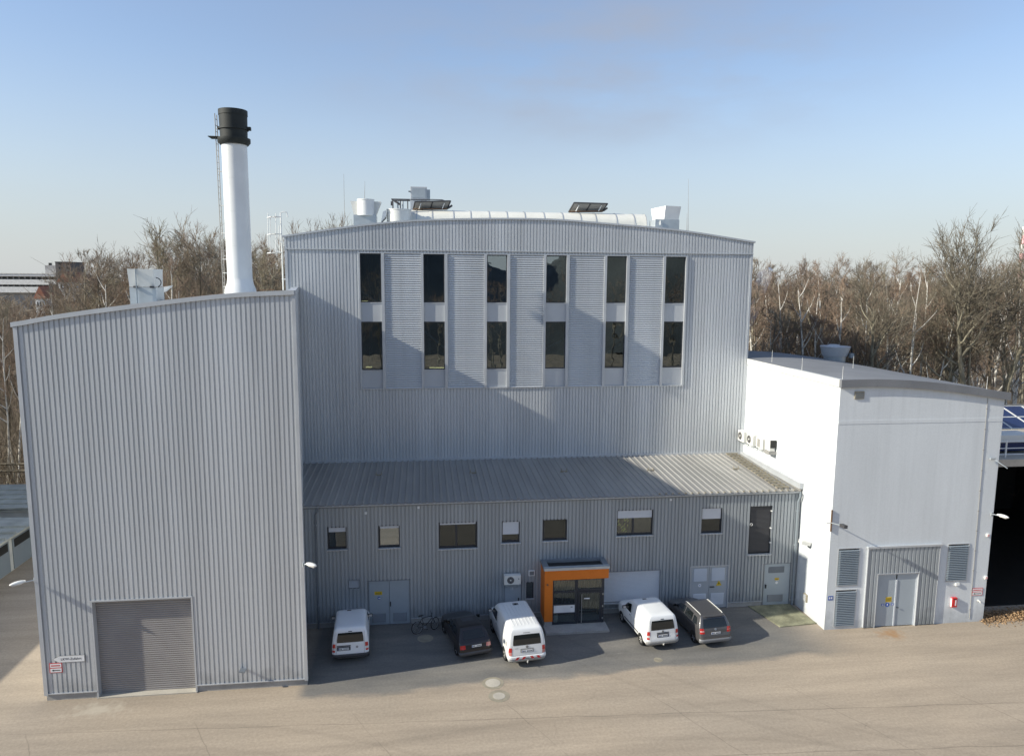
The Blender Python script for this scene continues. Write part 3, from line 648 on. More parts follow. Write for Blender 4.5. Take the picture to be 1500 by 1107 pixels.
for y,z,k_,l in ((42.2,7.60,0,'leftmost of the four outdoor units, round fan, on the white wall nearest the hall'),(40.95,7.66,0,'second outdoor unit from the hall on the white wall, round fan'),(39.7,7.72,1,'third outdoor unit from the hall on the white wall, square grille'),(38.7,7.85,2,'small outdoor unit with dark side on the white wall, farthest from the hall')):
    acunit(l,(20.09,y,z),'x',.85 if k_<2 else .6,.66,.32,k_,'outdoor units in a row on the white wall')

# roof clamps and snow grating of the annex roof
for px,py,l in ((555,696,'small bracket on the shaded annex roof, leftmost of the row'),(693,693,'small bracket on the shaded annex roof, second from the left'),(826,691,'small bracket on the shaded annex roof above the porch'),(953,689,'small bracket on the annex roof at the edge of the shadow'),(1078,687,'small bracket on the sunlit annex roof beside the grating')):
    p = at('z',6.62,px,py); t_ = root('roof_bracket',l,'bracket',(p.x,p.y,6.58),'brackets on the annex roof'); MB().box(p.x-.2,p.x+.2,p.y-.04,p.y+.04,6.62,6.68).build('plate','iron',t_)
    for s_ in (-.14,.14): MB().tube([(p.x+s_,p.y,6.66),(p.x+s_,p.y,6.82)],.022,6).build('bolt','iron',t_)
t_ = root('roof_walkway','row of slatted treads up the right edge of the annex roof','walkway',(19.0,36,6.5))
tread = MB()
for i in range(4): tread.box(-.36,.36,i*.055-.11,i*.055-.085,0,.035)
for s_ in (-.3,0,.3): tread.box(s_-.02,s_+.02,-.12,.11,-.05,-.001)
tm = tread.mesh('tread','iron')
for i in range(16): y = 35.75+i*.43; inst('tread',tm,t_,(19.15,y,ze+(zb_-ze)*(y-ye)/(YM-ye)+.11),rot=(0,0,rr(-.03,.03)))
# snow hooks along the eave on the sunlit side
mb = MB()
hk = MB().box(-.05,.05,-.02,.02,0,.075).mesh('snow_hook','iron')
for i in range(22): inst('snow_hook',hk,AN,(12.2+i*.355,35.35,ze+.03))

# ================================================================== PORCH
PY = 34.2
PR = root('entrance_porch','orange box porch with glass door and dark flat roof','porch',(7.6,PY,0))
PX0, PX1, PZ = 5.98, 9.28, at('y',PY,799,836).z
OB = at('y',PY,850,848).z
boxo('side_wall','orange',PR,(PX0,PX0+.42,PY,YA-.04,.32,PZ))
boxo('wall_base','concrete',PR,(PX0+.01,PX0+.40,PY+.02,YA-.04,0,.318))
boxo('lintel','orange',PR,(PX0+.421,PX1,PY+.0,YA-.04,OB,PZ))
boxo('roof_slab','black',PR,(PX0+.2,PX1-.2,PY+.2,YA-.06,PZ+.005,PZ+.03))
for q in ((PX0-.04,PX1+.04,PY-.04,PY+.24),(PX0-.04,PX0+.24,PY+.241,YA-.04),(PX1-.24,PX1+.04,PY+.241,YA-.04),(PX0+.241,PX1-.241,YA-.3,YA-.04)): boxo('roof_coping','trim_dark' if q[2]>PY else 'galv',PR,(q[0],q[1],q[2],q[3],PZ+.001,PZ+.13))
FY = PY+.10
fr = MB(); t = .07; gx0, gx1 = PX0+.43, PX1-.2; dm = gx0+1.23
zt1, zt2, zt3 = 1.78, 1.15, .72
fr.box(gx0,gx0+t,FY,FY+.08,.1,OB-.003).box(gx1-t*1.6,gx1,FY,FY+.08,.1,OB-.003).box(dm-t,dm+t,FY,FY+.08,.1,OB-.003)
fr.box(gx0+t,dm-t,FY,FY+.08,.1,.18).box(gx0+t,dm-t,FY,FY+.08,OB-.07,OB-.003).box(gx0+t,dm-t,FY,FY+.08,zt1,zt1+.1).box(gx0+t,dm-t,FY,FY+.08,zt2-.02,zt2+.05).box(gx0+t,dm-t,FY,FY+.08,zt3-.06,zt3)
fr.box(dm+t,gx1-t*1.6,FY,FY+.08,OB-.07,OB-.003).box(dm+t,gx1-t*1.6,FY,FY+.08,1.83,1.95)
fr.box(gx1-.06,gx1,FY+.08,YA-.05,.1,.18).box(gx1-.06,gx1,FY+.08,YA-.05,OB-.1,OB-.003).box(gx1-.06,gx1,YA-.13,YA-.05,.18,OB-.1).box(gx1-.06,gx1,FY+.5,FY+.56,.18,OB-.1)
fo = fr.build('frame','anthracite',PR)
for q in ((gx0+t,dm-t,.18,zt3-.06),(gx0+t,dm-t,zt2+.05,zt1),(gx0+t,dm-t,zt1+.1,OB-.07),(dm+t,gx1-t*1.6,1.95,OB-.07)): MB().box(q[0],q[1],FY+.035,FY+.045,q[2],q[3]).build('pane','glass_clear',fo)
MB().box(gx0+t,dm-t,FY+.02,FY+.05,zt3,zt2-.02).build('panel','white_sign',fo); MB().box(dm-.28,dm-.18,FY+.01,FY+.02,.98,1.03).build('emblem','bumper_grey',fo)
MB().box(gx1-.035,gx1-.025,FY+.08,YA-.13,.18,OB-.1).build('pane','glass_clear',fo)
dr = MB(); da, db = dm+t+.01, gx1-t*1.6-.01; dr.box(da,da+.1,FY-.02,FY+.04,.13,1.82).box(db-.1,db,FY-.02,FY+.04,.13,1.82).box(da+.1,db-.1,FY-.02,FY+.04,.13,.23).box(da+.1,db-.1,FY-.02,FY+.04,1.72,1.82)
do = dr.build('door','anthracite',PR); MB().box(da+.1,db-.1,FY+.005,FY+.015,.23,1.72).build('pane','glass_clear',do)
MB().tube([(da+.18,FY-.09,.2),(da+.18,FY-.09,1.7)],.022,8).build('pull_bar','rim',do); MB().box(da+.33,da+.62,FY-.004,FY+.003,1.40,1.46).build('notice','white_sign',do)
for zz in (.3,.95,1.6): MB().box(db+.03,db+.09,FY-.04,FY-.001,zz,zz+.09).build('hinge','rim',do)
boxo('inner_wall','room_blind',PR,(gx0,gx1-.1,YA+.0-.045,YA-.035,.12,OB)); boxo('floor','trim_dark',PR,(PX0+.42,gx1-.06,FY+.09,YA-.05,.0,.09))
st_ = kind(MB().box(PX0-.03,PX1-.1,33.42,PY+.17,-.01,.1).build('porch_step','concrete'))
mb = MB(); mb.tube([(gx0+.22,FY+.32,.095),(gx0+.22,FY+.32,.5)],[.10,.13],14); tag(mb.build('waste_bin','white_plastic',org=(gx0+.22,FY+.32,.09)),'white bin inside the glass porch at its left','bin')
p = at('y',PY,802,856); tag(MB().tube([(p.x,PY-.05,p.z),(p.x,PY-.001,p.z)],.045,10).build('wall_button','rust',org=(p.x,PY,p.z)),'small dark round bell on the orange porch front','bell')

# ================================================================== WHITE BUILDING
YW, XW0, XW1 = 32.45, 20.1, 28.93
top_w = [(20.1,12.46),(22,12.48),(24.28,12.35),(26.5,12.10),(28.95,11.74)]
ztw = lambda x: smooth_tab(top_w, x)
WB = root('white_building','white plastered building with curved grey roof edge and louvred openings at right','building',(24.5,YW,0))
WX0, WX1 = 22.78, 25.0
ops = [(20.56,21.74,2.30,4.30),(20.56,21.72,.12,2.12),(26.55,27.75,2.27,4.30),(WX0,WX1,0,2.86)]
mb = MB()
cutx = sorted({XW0,XW1}|{v for o in ops for v in o[:2]}|{XW0+(XW1-XW0)*i/16 for i in range(17)})
for a, b in zip(cutx, cutx[1:]):
    z = 0; mid_ = (a+b)/2
    for lo, hi in sorted([(o[2],o[3]) for o in ops if o[0]<mid_<o[1]]):
        if lo>z: mb.quad((a,YW,z),(b,YW,z),(b,YW,lo),(a,YW,lo))
        z = hi
    mb.quad((a,YW,z),(b,YW,z),(b,YW,ztw(b)),(a,YW,ztw(a)))
for x0,x1,z0,z1 in ops:
    mb.quad((x0,YW,z0),(x0,YW+.3,z0),(x0,YW+.3,z1),(x0,YW,z1)); mb.quad((x1,YW,z0),(x1,YW+.3,z0),(x1,YW+.3,z1),(x1,YW,z1)); mb.quad((x0,YW,z1),(x1,YW,z1),(x1,YW+.3,z1),(x0,YW+.3,z1)); mb.quad((x0,YW,z0),(x1,YW,z0),(x1,YW+.3,z0),(x0,YW+.3,z0))
mb.build('front_wall','plaster',WB)
mb = MB(); mb.quad((XW0,YM+.0,0),(XW0,YW,0),(XW0,YW,12.46),(XW0,YM,12.4)); mb.quad((XW0,47.5,0),(XW0,YM,0),(XW0,YM,12.4),(XW0,47.5,12.4)); mb.build('side_wall','plaster',WB)
mb = MB(); mb.quad((XW1,YW,0),(XW1,47.5,0),(XW1,47.5,11.7),(XW1,YW,11.7)); mb.quad((XW0,47.5,0),(XW1,47.5,0),(XW1,47.5,11.7),(XW0,47.5,12.3)); mb.build('rear_wall','plaster',WB)
xs = [XW0-.0+(XW1+.2-XW0)*i/20 for i in range(21)]
mb = MB(); mb.grid([[(x,y,ztw(x)+.34-(y-YW)*.004) for x in xs] for y in (YW-.1,40,47.6)]); mb.build('roof','flat_roof',WB)
# roof fascia in lengths
for k in range(5):
    mb = MB(); sub = xs[k*4:k*4+5]
    for a, b in zip(sub, sub[1:]):
        e = .006 if b == sub[-1] else 0
        mb.prism([(a-(.06 if a==XW0 else 0),YW-.16,ztw(a)-.01),(b-e,YW-.16,ztw(b)-.01),(b-e,YW-.16,ztw(b)+.37),(a-(.06 if a==XW0 else 0),YW-.16,ztw(a)+.37)],(0,.2,0))
    mb.build('fascia_panel','flat_roof',WB)
mb = MB(); mb.prism([(XW0-.06,YW+.045,12.45),(XW0-.06,YM-.1,12.40),(XW0-.06,YM-.1,12.74),(XW0-.06,YW+.045,12.82)],(.22,0,0)); mb.build('side_fascia','galv_white',WB)
for k,(x0,x1,z0,z1) in enumerate(ops[:3]):
    t=.04; gr = MB().box(x0,x0+t,YW-.012,YW+.1,z0,z1).box(x1-t,x1,YW-.03,YW+.1,z0,z1).box(x0+t,x1-t,YW-.03,YW+.1,z0,z0+t).box(x0+t,x1-t,YW-.03,YW+.1,z1-t,z1).build('ventilation_grille','trim',WB)
    bl = MB().prism([(0,0,0),(0,.06,.05),(0,.06,.062),(0,0,.02)],(x1-x0-2*t,0,0)).mesh('blade','door_grey')
    nb = 20
    for i in range(nb): inst('blade',bl,gr,(x0+t,YW-.055,z0+t+.02+i*(z1-z0-2*t-.06)/nb))
    MB().box(x0+t,x1-t,YW+.22,YW+.24,z0+t,z1-t).build('backing','black',gr)
# door surround
SY = YW-.075
sx0, sx1, sz = 22.18, 26.06, 4.24
mb = MB(); clad(mb, Py(SY), sx0, sx1, .05, sz, [(WX0,WX1,0,2.86)], .22, .035); mb.build('door_surround','cladding_annex',WB)
boxo('surround_side','trim',WB,(sx0-.04,sx0-.001,SY-.02,YW-.001,.05,sz)); boxo('surround_side','trim',WB,(sx1+.001,sx1+.03,SY-.02,YW-.001,.05,sz))
boxo('surround_cap','trim',WB,(sx0-.08,sx1+.12,SY-.05,YW-.002,sz,sz+.1))
mb = MB(); mb.box(WX0-.03,WX0,SY-.02,YW-.001,0,2.89); mb.box(WX1,WX1+.03,SY-.02,YW-.001,0,2.89); mb.box(WX0,WX1,SY-.02,YW-.001,2.862,2.89); mb.build('surround_reveal','trim',WB)
dw = MB().box(WX0,WX0+.05,YW-.0,YW+.1,0,2.83).box(WX1-.05,WX1,YW-.0,YW+.1,0,2.83).box(WX0+.05,WX1-.05,YW-.0,YW+.1,2.78,2.83).build('double_door','door_light',WB)
mdl = (WX0+WX1)/2; mat('door_blue', (.40,.45,.49), .5, .1, .05)
MB().box(WX0+.05,mdl-.045,YW+.02,YW+.07,.02,2.78).build('door_leaf','door_blue',dw); MB().box(mdl+.03,WX1-.05,YW+.02,YW+.07,.02,2.78).build('door_leaf','door_blue',dw); MB().box(mdl-.045,mdl+.03,YW-.01,YW+.06,.02,2.5).build('meeting_rail','door_light',dw)
MB().tube([(mdl+.05,YW-.03,1.02),(mdl+.2,YW-.03,1.0)],.018,6).build('handle','black',dw)
y_ = YW+.019
sg = plate('warning_sign','yellow warning sign on the left leaf of the blue grey double door',23.35,23.68,1.32,1.58,'yellow',y_)
for zz in (1.37,1.43,1.49): MB().box(23.39,23.64,y_-.0105,y_-.0065,zz,zz+.025).build('lettering','black',sg)
for x,sz_,l,m_ in ((23.22,.07,'small square blue sign left of the round one on the double door','b'),(23.47,.11,'round blue mandatory sign under the yellow sign on the double door','r'),(23.74,.07,'small dark blue sign right of the round one on the double door','b')):
    mb = MB()
    if m_=='r': mb.tube([(x,y_-.006,1.17),(x,y_-.001,1.17)],sz_,20)
    else: mb.box(x-sz_,x+sz_,y_-.006,y_-.001,1.12,1.24)
    so_ = tag(mb.build('mandatory_sign','blue_sign',org=(x,y_,1.1)),l,'sign'); MB().box(x-.02,x+.025,y_-.010,y_-.0065,1.13,1.22).build('symbol','white_sign',so_)
p = at('y',YW,1265,584); q = at('y',YW,1252,573); vo = MB().box(q.x,p.x,YW-.05,YW-.001,p.z,q.z).build('wall_vent','iron',WB)
for i in range(4): MB().box(q.x+.03,p.x-.03,YW-.065,YW-.051,p.z+.04+i*.075,p.z+.08+i*.075).build('blade','trim_dark',vo)
# faint render band on the facade
boxo('render_band','plaster',WB,(XW0+.02,XW1-.02,YW-.012,YW-.001,10.62,10.80))
# lightning conductor
la, lb = at('y',YW-.016,1447,583), at('y',YW-.016,1420,906)
t_ = root('lightning_conductor','thin vertical lightning conductor wire down the white facade near its right corner','cable',(lb.x,YW-.05,0))
MB().tube([la,lb],.014,5).build('wire','bumper_grey',t_)
for i in range(11): p = la.lerp(lb,(i+.5)/11); MB().box(p.x-.04,p.x+.04,YW-.035,YW-.001,p.z-.02,p.z+.02).build('clip','bumper_grey',t_)
# roof rods on the white roof
for x,y,l in ((20.6,40.5,'thin lightning rod on the grey roof nearest the tall hall'),(20.3,36.5,'second thin lightning rod along the near left edge of the grey roof'),(20.25,32.6,'thin lightning rod at the front corner of the grey roof'),(24.2,38,'thin lightning rod in the middle of the grey roof'),(28.0,32.6,'thin lightning rod at the right end of the grey roof')):
    tag(MB().tube([(x,y,ztw(x)+.3),(x,y,ztw(x)+1.0)],[.014,.008],5).build('lightning_rod','galv_white',org=(x,y,ztw(x)+.3)),l,'rod','lightning rods on the white building')
# roof fan housing
fx, fy = at('y',46.0,1222,530).x, 46.0; fz = ztw(fx)+.2
t_ = root('roof_ventilator','round grey roof ventilator with dark fittings on the curved roof','ventilator',(fx,fy,fz)); top_z = at('y',46,1222,507).z
MB().tube([(fx,fy,fz),(fx,fy,fz+.42)],[.68,.72],24).build('base','galv',t_); MB().tube([(fx,fy,fz+.421),(fx,fy,top_z)],[.78,.98],28).build('drum','panel_grey',t_); MB().tube([(fx-.1,fy,top_z),(fx-.1,fy,top_z+.12)],[.5,.3],16).build('cap','panel_grey',t_)
MB().tube([(fx+.85,fy-.5,fz+.3),(fx+.98,fy-.4,fz+.7),(fx+.8,fy-.55,fz+1.05)],.05,8).build('hose','black',t_); MB().box(fx+.7,fx+.95,fy-.75,fy-.5,fz+.35,fz+.65).build('motor_box','door_grey',t_)
# wall fixtures of the white building
def fixture(name,label,cat,boxes,org,group=None):
    t_ = root(name,label,cat,org,group)
    for nm,m_,b in boxes: MB().box(*b).build(nm,m_,t_,bevel=.01)
    return t_
p = at('y',YW,1402,855); fixture('wall_light','small white wall light left of the red extinguisher','light',[('housing','white_plastic',(p.x-.13,p.x+.09,YW-.08,YW-.001,p.z-.07,p.z+.09)),('lens','white_sign',(p.x-.11,p.x+.07,YW-.09,YW-.081,p.z-.06,p.z+.02))],(p.x,YW,p.z-.07))
p = at('y',YW,1396,885); t_ = root('extinguisher_box','red fire extinguisher cabinet on the white wall by the right grille','fire extinguisher',(p.x,YW,p.z-.1))
MB().box(p.x-.17,p.x+.13,YW-.13,YW-.001,p.z-.1,p.z+.42).build('casing','red',t_,bevel=.02); MB().box(p.x-.0,p.x+.07,YW-.135,YW-.131,p.z+.0,p.z+.3).build('marking','white_sign',t_); MB().box(p.x-.176,p.x-.171,YW-.11,YW-.02,p.z-.07,p.z+.38).build('side_panel','white_sign',t_); MB().box(p.x-.08,p.x+.04,YW-.14,YW-.131,p.z+.33,p.z+.37).build('latch','black',t_)
def arrow_sign(label,x0,x1,z0,z1,y,flip=True):
    t_ = root('direction_sign',label,'sign',((x0+x1)/2,y,z0)); h = (z1-z0)
    MB().box(x0,x1,y-.012,y,z0,z1).build('board','red',t_)
    MB().box(x0+.03,x1-.03,y-.016,y-.013,z0+h*.54,z1-h*.06).build('upper_field','white_sign',t_); MB().box(x0+.03,x1-.03,y-.016,y-.013,z0+h*.06,z0+h*.45).build('lower_field','white_sign',t_)
    q = MB(); zz = z0+h*.25; q.box(x0+.16,x1-.08,y-.019,y-.0165,zz-.016,zz+.016); q.prism([(x0+.08,y-.019,zz),(x0+.17,y-.019,zz-.045),(x0+.17,y-.019,zz+.045)],(0,.003,0)); q.build('arrow','black',t_)
    q = MB(); n_ = 8; zz = z0+h*.72; wd = (x1-x0-.14)/n_
    for i in range(n_): q.box(x0+.07+i*wd, x0+.07+i*wd+wd*.72, y-.019,y-.0165, zz-.02, zz+.035)
    q.build('lettering','red',t_)
a = at('y',YW,1424,861); b = at('y',YW,1438.5,871); arrow_sign('red bordered sign with black left arrow beside the conductor on the white wall',a.x,b.x,b.z,a.z,YW-.01)
p = at('y',YW,1433,879); t_ = root('tap_fitting','small white spout low on the white wall near its right corner','spout',(p.x,YW,p.z)); MB().tube([(p.x,YW-.001,p.z),(p.x,YW-.12,p.z),(p.x-.05,YW-.2,p.z-.03)],.035,8).build('spout','white_plastic',t_); MB().tube([(p.x,YW-.003,p.z),(p.x,YW-.02,p.z)],.06,10).build('flange','white_plastic',t_)
# street type lamps on brackets
def arm_lamp(label,base,d,length,rise,group='bracket lamps on the building corners',headl=.55):
    t_ = root('bracket_lamp',label,'lamp',base,group); b = Vector(base); d = Vector(d).normalized(); e = b + d*length + Vector((0,0,rise))
    MB().tube([b,e],.022,8).build('arm','galv',t_)
    MB().obox(b+d*.02,d*.025,Vector((-d.y,d.x,0))*.06,(0,0,.09)).build('wall_plate','galv',t_)
    rows = []; sd = Vector((-d.y,d.x,0))
    for i in range(9):
        u = i/8; c = e + d*(u*headl-.04) + Vector((0,0,.03)); w_ = .13*math.sin(math.pi*(.12+.85*u))**.6; h_ = .085*math.sin(math.pi*(.12+.82*u))**.6
        rows.append([c + sd*(w_*math.cos(2*math.pi*j/12)) + Vector((0,0,h_*math.sin(2*math.pi*j/12)*(1 if math.sin(2*math.pi*j/12)>0 else .55))) for j in range(12)])
    hb = MB().grid(rows,close=True); hb.f.append(tuple(range(0,12))); hb.f.append(tuple(range(96,108))); hb.mi += [0,0]; hb.sm += [False,False]
    hd = hb.build('lamp_head','white_plastic',t_); MB().obox(e+d*(headl*.5)+Vector((0,0,-.02)),d*headl*.3,sd*.08,(0,0,.01)).build('lens','lamp_clear',hd)
    return t_
arm_lamp('white street lamp on an arm at the left corner of the boiler house',(X0L-.03,YL+.0,5.28),(-.75,-.66,0),.38,.02)
arm_lamp('white street lamp on an arm at the right corner of the boiler house',(X1L-.0,YL-.05,5.5),(.8,-.6,0),.25,.05)
p = at('y',YW,1449,752); arm_lamp('white street lamp at the right corner of the white building',(XW1-.12,YW-.0,p.z-.02),(.3,-.95,0),.35,.03)
p = at('x',XW0,1187,796); t_ = root('floodlight','white box floodlight on the white wall above its shadow','lamp',(XW0,p.y,p.z)); MB().obox((XW0-.32,p.y,p.z+.08),(.26,0,-.07),(0,.17,0),(.02,0,.1)).build('head','white_plastic',t_,bevel=.02); MB().box(XW0-.12,XW0-.001,p.y-.06,p.y+.06,p.z-.16,p.z-.0).build('bracket','black',t_); MB().obox((XW0-.57,p.y,p.z+.13),(.005,0,0),(0,.13,0),(.01,0,.07)).build('lens','lamp_clear',t_)
# camera pole on the white building corner
p = Vector((XW0,YW,at('x',XW0,1218,765).z)); t_ = root('corner_camera','dark camera arm with red upright bar on the corner of the white building','camera',(XW0,YW-.02,p.z))
MB().box(XW0-.06,XW0-.005,YW-.07,YW-.01,p.z-.45,p.z+.65).build('mounting_bar','rust',t_); MB().tube([(XW0-.03,YW-.07,p.z+.0),(XW0+.05,YW-.85,p.z+.12)],.03,8).build('arm','galv',t_); MB().obox((XW0+.05,YW-.95,p.z+.14),(.09,0,0),(0,.2,-.02),(0,0,.08)).build('head','plastic',t_); MB().box(XW0-.3,XW0-.06,YW-.06,YW-.03,p.z-.02,p.z+.02).build('side_arm','galv_white',t_)
# meter box on the side wall, number sign
p = at('x',XW0,1181,875); fixture('meter_box','small grey double box low on the shaded white side wall','box',[('casing','iron',(XW0-.1,XW0-.001,p.y-.16,p.y+.16,p.z-.2,p.z+.22)),('upper_door','trim',(XW0-.115,XW0-.101,p.y-.12,p.y+.12,p.z+.02,p.z+.19)),('lower_door','trim',(XW0-.115,XW0-.101,p.y-.12,p.y+.12,p.z-.17,p.z-.0))],(XW0,p.y,p.z-.2))
p = at('y',YW,1216.5,875.5); t_ = root('number_plate_sign','small dark blue number plate left of the lower grille','sign',(p.x,YW,p.z)); MB().box(p.x-.13,p.x+.13,YW-.012,YW-.001,p.z-.11,p.z+.11).build('board','blue_sign',t_); MB().box(p.x-.09,p.x-.02,YW-.016,YW-.0125,p.z-.05,p.z+.06).box(p.x+.02,p.x+.09,YW-.016,YW-.0125,p.z-.05,p.z+.06).build('lettering','white_sign',t_)
for px,py,l in ((1452,783,'small white box on the right corner of the white building'),(1449,845,'small round white fitting low on the right corner of the white building')):
    p = at('y',YW,px-6,py); fixture('corner_fitting',l,'fitting',[('housing','white_plastic',(p.x-.07,p.x+.07,YW-.09,YW-.001,p.z-.08,p.z+.08)),('cover','pink_sign',(p.x-.05,p.x+.05,YW-.105,YW-.091,p.z-.06,p.z+.06))],(p.x,YW,p.z-.08))
pb = at('y',YW,1453,671); pe = at('y',YW-.5,1476,686); tag(MB().tube([pb,pb.lerp(pe,.1)+Vector((0,-.1,0)),pe],.02,6).obox(pb+Vector((-.06,-.12,0)),(.14,0,0),(0,.05,0),(0,0,.05)).build('wall_bracket','galv',org=tuple(pb)),'thin pale bracket arm high on the right corner of the white building','bracket')

# signs on the boiler house
yb = YL-.05
a = [at('y',yb,77,965.5), at('y',yb,84,959.5), at('y',yb,124.5,959), at('y',yb,124.5,967.5), at('y',yb,85,969.5)]
zc = (a[0].z); hgt=.30; xr = at('y',yb,124.5,960).x; xl = at('y',yb,76.5,965).x
zc = at('y',yb,100,964.3).z
t_ = root('truck_entrance_sign','white arrow shaped sign reading LKW-Zufahrt on the ribbed wall','sign',((xl+xr)/2,yb,zc-.15))
MB().prism([(xl,yb-.015,zc),(xl+.26,yb-.015,zc-.15),(xr,yb-.015,zc-.15),(xr,yb-.015,zc+.15),(xl+.26,yb-.015,zc+.15)],(0,.012,0)).build('border','bumper_grey',t_)
MB().prism([(xl+.03,yb-.019,zc),(xl+.27,yb-.019,zc-.13),(xr-.025,yb-.019,zc-.13),(xr-.025,yb-.019,zc+.13),(xl+.27,yb-.019,zc+.13)],(0,.003,0)).build('board','white_sign',t_)
text('lettering','LKW-Zufahrt',.145,t_,'black',((xl+xr)/2+.1,yb-.021,zc),(R(90),0,0))
a = at('y',yb,72,971); b = at('y',yb,92,984); arrow_sign('red bordered sign with black left arrow under the white arrow sign',a.x,b.x,b.z,a.z,yb)
tag(MB().obox((-7.75,YL-.2,.95),(.12,0,-.02),(0,.16,0),(0,0,.02)).build('wall_hook','trim_dark',org=(-7.75,YL,.95)),'small dark bracket low on the ribbed wall right of the gate','bracket')

# ================================================================== CHIMNEY on the boiler house
cx, cy = -9.34, 39.15; zr = zt(-9.62+1.2)-.1
CHM = root('chimney_stack','tall white steel chimney with black top section and ladder','chimney',(cx,cy,zr))
def az(py): return at('y',cy,347,py).z
q = MB(); q.tube([(cx,cy,zr-.1),(cx,cy,az(424)),(cx,cy,az(416)),(cx,cy,az(408))],[.80,.77,.66,.615],40); q.build('foot','white_metal',CHM)
seams = [az(408)+.001, az(360), az(310), az(262), az(213)]
for a, b in zip(seams, seams[1:]): MB().tube([(cx,cy,a+.012),(cx,cy,b-.004)],.612,48,cap=True).build('shaft_section','white_metal',CHM); MB().tube([(cx,cy,a-.012),(cx,cy,a+.014)],.618,48).build('shaft_seam','white_metal',CHM)
MB().tube([(cx,cy,az(213)),(cx,cy,az(209)),(cx,cy,az(203.5))],[.68,.79,.79],40).build('collar','soot',CHM)
MB().tube([(cx,cy,az(203.5)),(cx,cy,az(163))],[.655,.685],40,cap=False).build('top_section','soot',CHM); MB().tube([(cx,cy,az(170)),(cx,cy,az(163)+.02)],.70,40,cap=False).build('rim_band','soot',CHM); MB().tube([(cx,cy,az(191)),(cx,cy,az(188))],.72,32).build('ring','soot',CHM); MB().tube([(cx,cy,az(165)),(cx,cy,az(165)+.01)],.66,32).build('flue_opening','black',CHM)
for s_ in (-1,1):
    MB().box(cx+s_*.69-.06,cx+s_*.69+.18*s_*.5+.06,cy-.1,cy+.1,az(191),az(186)).build('lug','soot',CHM)
ld = root('chimney_ladder','thin steel ladder up the left side of the chimney','ladder',(cx-.95,cy,zr))
lx, ly = cx-.83, cy-.12
for s_ in (0,.36): MB().tube([(lx,ly+s_,zr),(lx-.02,ly+s_,az(168))],.022,6).build('rail','bumper_grey',ld)
rg = MB().tube([(0,0,0),(0,.36,0)],.014,5).mesh('rung','bumper_grey')
z = zr+.3
while z < az(170): inst('rung',rg,ld,(lx,ly,z)); z += .3
for py in (420,400,380,342,302,252,190): MB().tube([(lx,ly+.1,az(py)),(cx-.6,ly+.1,az(py))],.025,5).build('standoff','galv_white',ld)
MB().box(lx-.35,lx+.2,ly-.2,ly+.5,az(203),az(202)).build('platform','soot',ld)
# roof ridge clamps behind the boiler house edge
clp = MB().box(-.16,.16,-.05,.05,0,.06).mesh('roof_clamp','rust')
for i in range(24):
    x = -15.4+i*.44
    if x < -6.2: inst('roof_clamp',clp,BH,(x-1.75,YL+11.6,zt(x)-.06))
# cowl on the boiler house roof
ux0, ux1 = at('y',33.5,190,430).x, at('y',33.5,228,430).x; zb0 = zt(-12.2)-.1; zm = at('y',33.5,210,421).z; zt0 = at('y',33.5,210,394).z
t_ = root('roof_cowl','pale metal exhaust cowl on a square base, left end of the boiler house roof','ventilator',((ux0+ux1)/2,33.5,zb0))
MB().box(ux0-.0,ux1+.02,33.5,34.5,zb0,zm).build('base','galv',t_); hb = MB(); hb.prism([(ux0+.0,33.52,zm+.02),(ux0+.0,34.5,zm+.02),(ux0+.0,34.6,zt0),(ux0+.0,33.36,zt0)],(ux1-ux0-.02,0,0)); hb.build('hood','galv_white',t_); MB().box(ux0+.35,ux0+.36,33.28,33.4,zb0,zt0).build('seam','galv',t_)
MB().tube([(ux1+.02,33.6,zm+.42)]+[(ux1+.02+.2*math.sin(a*.4),33.6,zm+.22+.2*math.cos(a*.4)) for a in range(1,8)],.02,6).build('cable','black',t_)
for x in (ux0+.2,ux1-.2): MB().box(x,x+.16,33.4,33.5,zm-.02,zm+.06).build('foot_clip','plastic',t_)
p = at('y',34.4,242,424); q = at('y',34.4,252,420); tag(MB().prism([at('y',35.6,238,428),at('y',35.6,238,420.5),at('y',35.6,250.5,418.5),at('y',35.6,241,427)],(0,.3,0)).build('roof_flap','white_metal',org=(p.x,34.4,p.z)),'small white sloping flap right of the roof cowl','flap')
tag(MB().box(at('y',34.4,246,434).x,at('y',34.4,254,434).x,34.4,34.8,zt(-11.2),zt(-11.2)+.12).build('roof_box','plastic',org=(-11.2,34.4,zt(-11.2))),'small dark box lying on the boiler house roof beside the flap','box')
# caged ladder at the left end of the main hall
ld = root('caged_ladder','white safety cage ladder at the left end of the tall hall','ladder',(X0M-.5,YM+.6,16.8))
def am(px,py): return at('y',YM+.4,px,py)
for px0,px1,y0,y1 in ((392.5,392.5,312,361),(396,396,316,371),(404,404,312,371),(411,415,312,425),(408.5,410,330,371)): MB().tube([am(px0,y0),am(px1,y1)],.04 if px0>410 else .022,6).build('upright','white_metal',ld)
for py in (318,343,370):
    a, b = am(391.5,py+1), am(412,py); MB().tube([a, a.lerp(b,.3)+Vector((0,-.45,0)), a.lerp(b,.7)+Vector((0,-.45,0)), b],.026,6).build('hoop','white_metal',ld); MB().tube([a,b],.026,6).build('hoop_bar','white_metal',ld)
a = am(411,312); MB().tube([a, am(414,310.5), am(420,311), am(421.5,318)],.03,6).build('handrail','white_metal',ld); MB().tube([am(413,409),am(418.5,409)],.03,6).build('stay','white_metal',ld)

# ================================================================== ROOF EQUIPMENT of the main hall
YR = 45.0
def a5(px,py,y=YR): return at('y',y,px,py)
